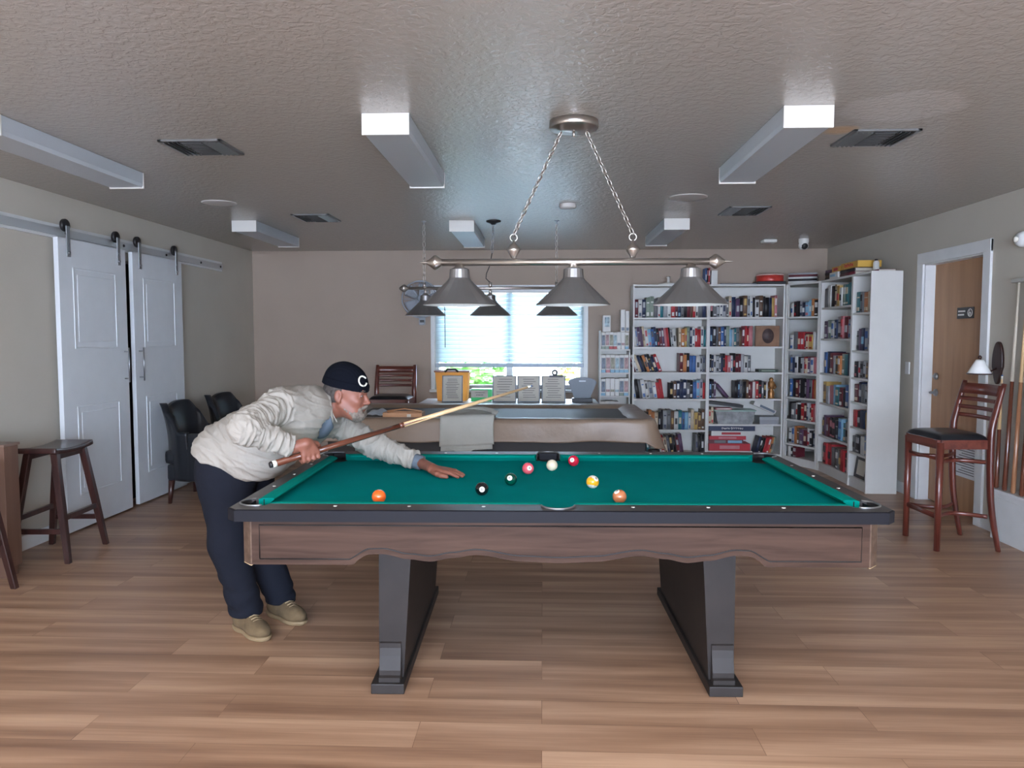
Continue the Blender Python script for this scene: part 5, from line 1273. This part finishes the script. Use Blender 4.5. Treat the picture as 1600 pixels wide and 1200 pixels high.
# joints read off the photo at their own depths
hipN, hipF = A(352, 738, 3.45), A(385, 738, 3.66)
kneeN, kneeF = A(357, 850, 3.47), A(407, 852, 3.70)
ankN, ankF = A(380, 965, 3.50), A(420, 942, 3.74)
ankN, ankF = None, None
toeN, heelN = np.array(at(414, 1001, z=0)), np.array(at(371, 979, z=0)); toeF, heelF = np.array(at(474, 977, z=0)), np.array(at(420, 957, z=0))
ankN = heelN * .70 + toeN * .30 + np.array([0, 0, .135]); ankF = heelF * .70 + toeF * .30 + np.array([0, 0, .135])
shN, elN, wrN = A(441, 634, 3.36), A(380, 668, 3.07), A(457, 699, 3.19)
shF, elF, wrF = A(515, 655, 3.80), A(589, 697, 3.80), A(657, 723, 3.74)
neck0, headC = A(500, 640, 3.60), A(543, 617, 3.62)
BT, TP = A(421, 727, 3.12), A(831, 603, 3.98)
cdir = (TP - BT) / np.linalg.norm(TP - BT)
# ---- head frame
fw = np.array([1, -.10, -.13]); fw /= np.linalg.norm(fw); lf = np.cross([0, 0, 1], fw); lf /= np.linalg.norm(lf); up = np.cross(fw, lf)
HM = np.stack([fw, lf, up], 1)
def hp(x, y, z): return headC + HM @ np.array([x, y, z])
def torso(F, g=0., k=.06):
    for yN, yF in ((0, 0),):
        F.cap(A(352, 708, 3.47), A(398, 690, 3.46), .144 + g, .146 + g, k=k); F.cap(A(357, 708, 3.62), A(398, 692, 3.63), .140 + g, .146 + g, k=k)
        F.cap(A(398, 690, 3.46), A(452, 655, 3.47), .146 + g, .138 + g, k=k); F.cap(A(398, 694, 3.63), A(462, 660, 3.66), .148 + g, .145 + g, k=k)
        F.cap(A(452, 655, 3.47), A(482, 640, 3.52), .140 + g, .100 + g, k=k); F.cap(A(462, 660, 3.66), A(492, 645, 3.70), .14 + g, .10 + g, k=k)
        F.cap(shN, A(490, 640, 3.60), .078 + g, .085 + g, k=k); F.cap(A(490, 640, 3.60), shF, .085 + g, .078 + g, k=k)
def legs(F, g=0., k=.04, shin=True):
    for h_, k_, a_ in ((hipN, kneeN, ankN), (hipF, kneeF, ankF)):
        F.cap(h_, k_, .125 + g, .078 + g, k=k); F.cap(k_, a_, .078 + g, (.045 if shin else .066) + g, k=k)
# ---- body: one continuous skin surface
F = Field((-1.80, 2.95, .0), (-.34, 4.05, 1.42), .0042)
torso(F, -.022); legs(F, -.016)
for s_, e_, w_ in ((shN, elN, wrN), (shF, elF, wrF)):
    F.cap(s_, e_, .056, .044, k=.03); F.cap(e_, w_, .044, .027, k=.02)
for a_, t_, h_ in ((ankN, toeN, heelN), (ankF, toeF, heelF)):
    F.cap(a_, h_ * .70 + t_ * .30 + np.array([0, 0, .06]), .034, .030, k=.02); F.cap(h_ * .8 + t_ * .2 + np.array([0, 0, .045]), h_ * .25 + t_ * .75 + np.array([0, 0, .032]), .03, .022, k=.02)
# neck and head
F.cap(neck0, hp(-.035, 0, -.055), .066, .058, k=.035)
F.ell(hp(-.012, 0, .035), (.100, .077, .092), HM, k=.02)
F.ell(hp(.032, 0, -.040), (.060, .060, .078), HM, k=.03)
F.cap(hp(.055, .024, -.088), hp(.055, -.024, -.088), .024, k=.025)
for s in (-1, 1):
    F.cap(hp(-.01, s * .058, -.045), hp(.045, s * .036, -.088), .017, .015, k=.025)          # jaw line
    F.ell(hp(.062, s * .040, -.020), (.022, .018, .020), HM, k=.02)                           # cheek
F.cap(hp(.080, -.034, .034), hp(.080, .034, .034), .012, k=.014)                              # brow
for s in (-1, 1): F.ell(hp(.098, s * .031, .010), (.018, .017, .012), HM, k=.010, op='s')     # eye sockets
for s in (-1, 1): F.cap(hp(.0885, s * .020, .0165), hp(.080, s * .044, .014), .0048, k=.004); F.cap(hp(.0875, s * .021, .001), hp(.079, s * .044, .002), .004, k=.004)   # eyelids
F.cap(hp(.084, 0, .018), hp(.106, 0, -.020), .008, .0105, k=.010)                             # nose bridge
F.ell(hp(.108, 0, -.024), (.012, .012, .010), HM, k=.006)
for s in (-1, 1): F.ell(hp(.098, s * .011, -.028), (.010, .007, .007), HM, k=.005)
F.cap(hp(.086, -.018, -.060), hp(.086, .018, -.060), .0075, k=.006); F.cap(hp(.084, -.016, -.071), hp(.084, .016, -.071), .008, k=.006)
for s in (-1, 1):                                                                              # ears
    F.ell(hp(-.018, s * .078, -.002), (.020, .010, .032), HM, k=.006); F.ell(hp(-.014, s * .088, .000), (.010, .007, .018), HM, k=.004, op='s')
    F.ell(hp(-.012, s * .077, -.030), (.009, .007, .009), HM, k=.005)
# near hand: palm behind the cue butt, fingers wrapped under and round it
HN = BT + cdir * .175
uq = np.array([0, 0, 1.]) - cdir * cdir[2]; uq /= np.linalg.norm(uq); nq = np.cross(cdir, uq); nq = nq if nq[1] < 0 else -nq
G = lambda a, n, u: HN + cdir * a + nq * n + uq * u
F.cap(wrN, G(-.012, .026, .052), .027, .026, k=.015)
for a_ in (-.030, -.010, .010, .030): F.cap(G(-.006 + a_ * .5, .024, .050), G(a_, .027, .004), .017, .0125, k=.010)
fl = [.92, 1.0, 1.04, .95]
for a_, L_ in zip((-.033, -.0115, .0105, .032), fl):
    k_ = [G(a_, .027, .006), G(a_ - .001, .028 * L_, -.020), G(a_ - .002, .004, -.031 * L_), G(a_ - .002, -.019, -.020), G(a_, -.024, .001)]
    for i, (p, q) in enumerate(zip(k_, k_[1:])): F.cap(p, q, .0105 - .0008 * i, .0100 - .0008 * i, k=.0035)
tk_ = [G(.018, .010, .046), G(.046, -.006, .030), G(.058, -.018, .012), G(.062, -.020, -.008)]
for i, (p, q) in enumerate(zip(tk_, tk_[1:])): F.cap(p, q, .0135 - .0015 * i, .012 - .0015 * i, k=.006)
# far hand: flat on the cloth, fingers spread forward, thumb off the side
palm = np.array(at(690, 737, z=ZCL + .022)); ftip = np.array(at(738, 744, z=ZCL + .010)); hd_ = ftip - palm; hd_[2] = 0; hd_ /= np.linalg.norm(hd_); hs = np.array([hd_[1], -hd_[0], 0])
if hs[1] > 0: hs = -hs   # towards the camera: thumb side
W_ = lambda a, s_, z: np.array([palm[0], palm[1], 0]) + hd_ * a + hs * s_ + np.array([0, 0, ZCL + z])
F.cap(wrF, W_(-.050, 0, .036), .027, .024, k=.015)
for s_ in (.030, .010, -.010, -.030): F.cap(W_(-.050, s_ * .5, .032), W_(.032, s_, .026), .018, .0125, k=.010)
for s_, L_, sp in ((.032, .072, .10), (.011, .082, .02), (-.011, .076, -.08), (-.031, .058, -.20)):
    k_ = [W_(.032, s_, .026)] + [W_(.032 + L_ * t_, s_ + sp * L_ * t_, z_) for t_, z_ in ((.40, .024), (.72, .015), (1.0, .0095))]
    for i, (p, q) in enumerate(zip(k_, k_[1:])): F.cap(p, q, .0105 - .0009 * i, .0098 - .0009 * i, k=.0035)
tk_ = [W_(-.030, .030, .024), W_(.000, .052, .019), W_(.028, .060, .014), W_(.052, .058, .0105)]
for i, (p, q) in enumerate(zip(tk_, tk_[1:])): F.cap(p, q, .0145 - .0015 * i, .013 - .0015 * i, k=.006)
F.build('body', M['skin'], man, MO)
# eyes
for s in (-1, 1):
    c = hp(.0760, s * .031, .010) - np.array(MO)
    b = MB(); bmesh.ops.create_uvsphere(b.bm, u_segments=16, v_segments=12, radius=.0112, matrix=Matrix.Translation(Vector(c)));
    for f in b.bm.faces: f.smooth = True
    e = b.build('eye', M['eye'], man); b = MB(); b.lathe([(.0062, .0096), (.003, .0114), (0, .0118)], c, axis=fw, n=14); b.build('iris', M['dark_plastic'], e)
    b = MB(); b.tube([hp(.090, s * .014, .030) - np.array(MO), hp(.094, s * .030, .034) - np.array(MO), hp(.082, s * .050, .030) - np.array(MO)], [.003, .004, .002], 8); b.build('eyebrow', M['hair'], man)
# hair, beard, moustache
lo_, hi_ = headC - .19, headC + .19
F = Field(lo_, hi_, .0035); F.ell(hp(-.020, 0, .020), (.102, .0835, .090), HM, k=.01); F.cap(hp(-.075, -.03, -.045), hp(-.075, .03, -.045), .034, k=.03)
F.keep(hp(-.010, 0, 0), -fw + .25 * up); F.keep(hp(0, 0, -.062), up)
for s in (-1, 1): F.ell(hp(-.016, s * .088, -.012), (.026, .022, .036), HM, k=.006, op='s')
hair_w = lambda co, n: .003 * noise.noise(co * 90)
F.build('hair', M['hair'], man, MO, hair_w)
F = Field(lo_, hi_, .003)
F.ell(hp(.058, 0, -.092), (.040, .046, .034), HM, k=.015); F.cap(hp(.082, -.02, -.082), hp(.082, .02, -.082), .018, k=.012)
for s in (-1, 1): F.cap(hp(.014, s * .058, -.060), hp(.060, s * .040, -.088), .010, .017, k=.015); F.cap(hp(.098, s * .004, -.044), hp(.082, s * .034, -.062), .0085, .008, k=.006); F.cap(hp(.082, s * .034, -.062), hp(.078, s * .030, -.085), .008, .010, k=.006)
F.ell(hp(.104, 0, -.0655), (.016, .018, .0085), HM, k=.004, op='s')
F.build('beard', M['beard'], man, MO, lambda co, n: .0035 * noise.noise(co * 110) + .001)
# beanie
F = Field(lo_, hi_ + np.array([0, 0, .05]), .0035)
F.ell(hp(-.016, 0, .050), (.112, .090, .104), HM, k=.01); F.ell(hp(-.030, 0, .085), (.080, .066, .066), HM, k=.03)
F.keep(hp(.10, 0, .030), np.array(up) + .10 * fw)
bmat_w = lambda co, n: .0005 * math.sin((co - Vector(headC)).dot(Vector(lf)) * 500) + .003 * noise.noise(co * 14)
F.build('beanie', M['beanie'], man, MO, bmat_w)
F = Field(lo_, hi_, .0035); F.ell(hp(-.016, 0, .047), (.1165, .0945, .102), HM, k=.01); F.keep(hp(.10, 0, .024), np.array(up) + .10 * fw); F.keep(hp(.10, 0, .062), -np.array(up) - .10 * fw)
bn = F.build('beanie_cuff', M['beanie'], man, MO, bmat_w)
# round white emblem, an open ring with a small wedge, on the front of the beanie towards the near side
ed = np.array(HM @ np.array([.90, -.36, .30])); ed /= np.linalg.norm(ed)
def on_beanie(d_):
    q = HM.T @ d_; t = 1 / math.sqrt((q[0] / .1165) ** 2 + (q[1] / .0945) ** 2 + (q[2] / .106) ** 2); return hp(-.016, 0, .049) + d_ * (t + .0012)
e1 = np.cross([0, 0, 1], ed); e1 /= np.linalg.norm(e1); e2 = np.cross(ed, e1)
b = MB(); pts = []
for k in range(29):
    a = R(28 + 304 * k / 28); d_ = ed + (e1 * math.cos(a) + e2 * math.sin(a)) * .215; pts.append(on_beanie(d_ / np.linalg.norm(d_)) - np.array(MO))
b.tube(pts, .0042, 8); b.build('emblem', M['ivory'], man)
# undershirt at neck and left wrist
F = Field((-1.30, 3.30, .85), (-.85, 3.95, 1.25), .005)
F.cap(A(478, 655, 3.60), A(517, 640, 3.60), .092, .068, k=.03); F.cap(A(500, 668, 3.58), A(512, 655, 3.56), .055, .045, k=.03)
ng = hp(-.035, 0, -.055) - neck0; ng /= np.linalg.norm(ng); F.keep(neck0 + ng * .045, -ng)
F.build('undershirt', M['undershirt'], man, MO)
wd = (wrF - elF) / np.linalg.norm(wrF - elF)
F = Field(wrF - .12, wrF + .12, .003); F.cap(wrF - wd * .08, wrF + wd * .012, .0385, .0375, k=.01); F.keep(wrF + wd * .010, -wd); F.keep(wrF - wd * .07, wd)
F.build('undershirt_cuff', M['undershirt'], man, MO, lambda co, n: .0015 * noise.noise(co * 60))
# shirt
def fold(co, n):
    v = Vector((co.x * 1.0 - co.z * .6, co.y * .6, co.z + co.x * .5))
    w1 = noise.noise(Vector((v.x * 5, v.y * 4, v.z * 19)) + Vector((3, 1, 2)))
    w2 = noise.noise(Vector((v.x * 10, v.y * 8, v.z * 34)))
    return .008 * max(0, 1 - abs(w1) * 4) + .004 * max(0, 1 - abs(w2) * 3.5) - .003
def sleeve_fold(co, n):
    for a_, b_ in ((shN, elN), (elN, wrN), (shF, elF), (elF, wrF)):
        a_, b_ = Vector(a_), Vector(b_); d_ = b_ - a_; t_ = (co - a_).dot(d_) / d_.length_squared
        if -.05 < t_ < 1.05 and (co - a_ - d_ * t_).length < .085:
            r_ = (co - a_ - d_ * t_); ang = noise.noise(r_ * 9 + Vector((a_.x, 0, 0))) * 2.2
            w_ = noise.noise(Vector((t_ * 7 + r_.x * 9, r_.y * 12 + t_ * 3, r_.z * 12 + a_.x * 5))); w3 = noise.noise(Vector((t_ * 15 + r_.z * 14, r_.y * 16, r_.x * 16)))
            return .010 * (max(0, 1 - abs(w_) * 4.5)) + .0065 * max(0, 1 - abs(w3) * 4) - .004
    return fold(co, n)
F = Field((-1.80, 2.93, .68), (-.52, 4.05, 1.32), .0045)
torso(F, .004, .06)
F.cap(A(400, 704, 3.45), A(412, 704, 3.62), .142, .142, k=.06)                # loose cloth hanging at the belly
wNd = (wrN - elN) / np.linalg.norm(wrN - elN)
for s_, e_, w_, dd, cut in ((shN, elN, wrN, wNd, .0), (shF, elF, wrF, wd, -.030)):
    F.cap(s_, e_, .076, .060, k=.035); F.cap(e_, w_ + dd * (.04 + cut), .060, .044, k=.025)
F.ell(elN + np.array([.01, .0, -.01]), (.058, .058, .058), k=.03)
hn = np.array([.405, 0, .914]); F.keep(np.array([-1.62, 3.4, .885]), hn, ((-1.8, 2.9, .6), (-1.0, 4.1, 1.0)))
F.keep(wrN - wNd * .004, -wNd, (wrN - .075, wrN + .10)); F.keep(wrF - wd * .030, -wd, (wrF - .08, wrF + .10))
F.cap(neck0 + ng * .03, neck0 + ng * .16, .075, .085, k=.010, op='s')             # neck opening
F.ell(A(512, 668, 3.52), (.060, .050, .040), k=.015, op='s')                   # open placket below the chin
F.build('shirt', M['shirt'], man, MO, sleeve_fold)
# standing collar wings
mo = np.array(MO)
ca = neck0 + ng * .022
u1 = np.cross(ng, [0, 1, 0]); u1 /= np.linalg.norm(u1); u2 = np.cross(ng, u1)
b = MB()
def collar(u, v):
    a = R(-150) + R(300) * u
    dirn = u1 * math.cos(a) + u2 * math.sin(a)
    r_ = .080 + .020 * (1 - v) + .006 * math.sin(u * 9)
    lift = .062 * v * (1 - .35 * abs(2 * u - 1)); return ca - mo + dirn * r_ * (1 if v < .99 else 1.0) + ng * (lift - .012) 
u1 = -u1 if u1[2] < 0 else u1     # gap of the collar opens under the chin
b.grid(collar, 36, 6); o = b.build('shirt_collar', M['shirt'], man); solid(o, .005, 1)
b = MB(); pts = [ca - mo + (u1 * math.cos(a) + u2 * math.sin(a)) * .078 + ng * (.030 - .012 * math.cos(a)) for a in np.linspace(0, 2 * PI, 28)]
b.tube(pts, .0018, 6); b.build('neck_cord', M['ivory'], man)
# trousers
F = Field((-1.80, 3.20, .06), (-1.05, 4.00, 1.02), .006)
F.cap(A(354, 728, 3.46), A(354, 748, 3.46), .128, .126, k=.05); F.cap(A(375, 728, 3.64), A(385, 745, 3.65), .124, .120, k=.05); F.cap(A(356, 722, 3.48), A(395, 712, 3.50), .116, .11, k=.05)
legs(F, .006, .04, False)
for a_, k_ in ((ankN, kneeN), (ankF, kneeF)):
    dn = (a_ - k_) / np.linalg.norm(a_ - k_); F.cap(a_ - dn * .08, a_ + dn * .05, .074, .077 if a_ is ankN else .070, k=.02)
F.keep((-1.5, 3.5, .088), (.05, .0, 1))
def tfold(co, n):
    q = max(0, 1 - (co.z - .11) / .35); return .007 * noise.noise(Vector((co.x * 6, co.y * 6, co.z * (14 + 10 * q)))) + .004 * q * math.sin(co.z * 75 + 4 * noise.noise(co * 8))
F.build('trousers', M['trousers'], man, MO, tfold)
# shoes
for toe, heel, ank in ((toeN, heelN, ankN), (toeF, heelF, ankF)):
    d_ = (toe - heel); d_[2] = 0; d_ /= np.linalg.norm(d_); sd = np.cross([0, 0, 1], d_); L = .285; c = (toe + heel) / 2; c[2] = 0
    SM = np.stack([d_, sd, np.array([0, 0, 1.])], 1); q = lambda a, s_, z: c + d_ * a + sd * s_ + np.array([0, 0, z])
    F = Field(c - np.array([.24, .24, .03]), c + np.array([.24, .24, .22]), .0035)
    F.ell(q(.065, 0, .040), (.085, .048, .040), SM, k=.02); F.ell(q(-.075, 0, .048), (.066, .040, .048), SM, k=.03); F.cap(q(-.02, 0, .055), q(.06, 0, .045), .040, .032, k=.03)
    F.cap(q(-.070, 0, .06), q(-.055, 0, .115), .040, .040, k=.02); F.cap(q(-.06, 0, .095), q(.02, 0, .07), .034, .026, k=.02)
    F.keep((0, 0, .016), (0, 0, 1)); F.keep(q(-.05, 0, .128), (0, 0, -1))
    sh_ = F.build('shoe', M['suede'], man, MO, lambda co, n: .0012 * noise.noise(co * 70))
    F = Field(c - np.array([.24, .24, .03]), c + np.array([.24, .24, .10]), .004)
    F.ell(q(.072, 0, .020), (.084, .052, .040), SM, k=.02); F.ell(q(-.080, 0, .020), (.066, .042, .040), SM, k=.03); F.cap(q(-.06, 0, .02), q(.06, 0, .02), .036, .040, k=.03)
    F.keep((0, 0, .001), (0, 0, 1)); F.keep((0, 0, .024), (0, 0, -1)); F.build('sole', M['sole'], sh_, MO).location = (0, 0, 0)
    b = MB()
    for k in range(5): b.tube([q(-.005 + .017 * k, -.022, .094 - .0065 * k + .012) - mo, q(.000 + .017 * k, 0, .1010 - .0065 * k + .012) - mo, q(.004 + .017 * k, .022, .094 - .0065 * k + .012) - mo], .0022, 6)
    b.build('laces', mat('lace_tan', (.36, .27, .16), .8), sh_)
# the cue in his hand
ct = thing('pool_cue', 'dark-butted pool cue held by the man, pale shaft pointing at the window', 'pool cue'); ct.matrix_world = Matrix.Translation(Vector(BT)) @ Vector((0, 0, 1)).rotation_difference(Vector(cdir)).to_matrix().to_4x4()
L = float(np.linalg.norm(TP - BT))
b = MB(); b.tube([(0, 0, 0), (0, 0, .012)], [.012, .0150], 14); b.build('rubber_bumper', M['black'], ct)
b = MB(); b.tube([(0, 0, .012), (0, 0, .03)], [.0152, .0152], 14); b.build('butt_ring', M['ivory'], ct)
b = MB(); b.tube([(0, 0, .03), (0, 0, L * .44)], [.0152, .0120], 14); b.build('butt', M['cue_dark'], ct)
b = MB()
b.tube([(0, 0, L * .44), (0, 0, L * .455)], .0124, 14)
for k in range(4): a = k * PI / 2 + .6; b.tube([(.0085 * math.cos(a), .0085 * math.sin(a), L * .45), (.0095 * math.cos(a), .0095 * math.sin(a), L * .50), (.0112 * math.cos(a), .0112 * math.sin(a), L * .56)], [.0055, .003, .0004], 8)
b.build('splice', M['cue_dark'], ct)
b = MB(); b.tube([(0, 0, L * .455), (0, 0, L - .030)], [.0120, .0064], 14); b.build('shaft', M['cue_light'], ct)
b = MB(); b.tube([(0, 0, L - .030), (0, 0, L - .008)], .0064, 12); b.build('ferrule', M['ivory'], ct)
b = MB(); b.tube([(0, 0, L - .008), (0, 0, L)], [.0063, .0054], 12); b.build('tip', BM['b'], ct)
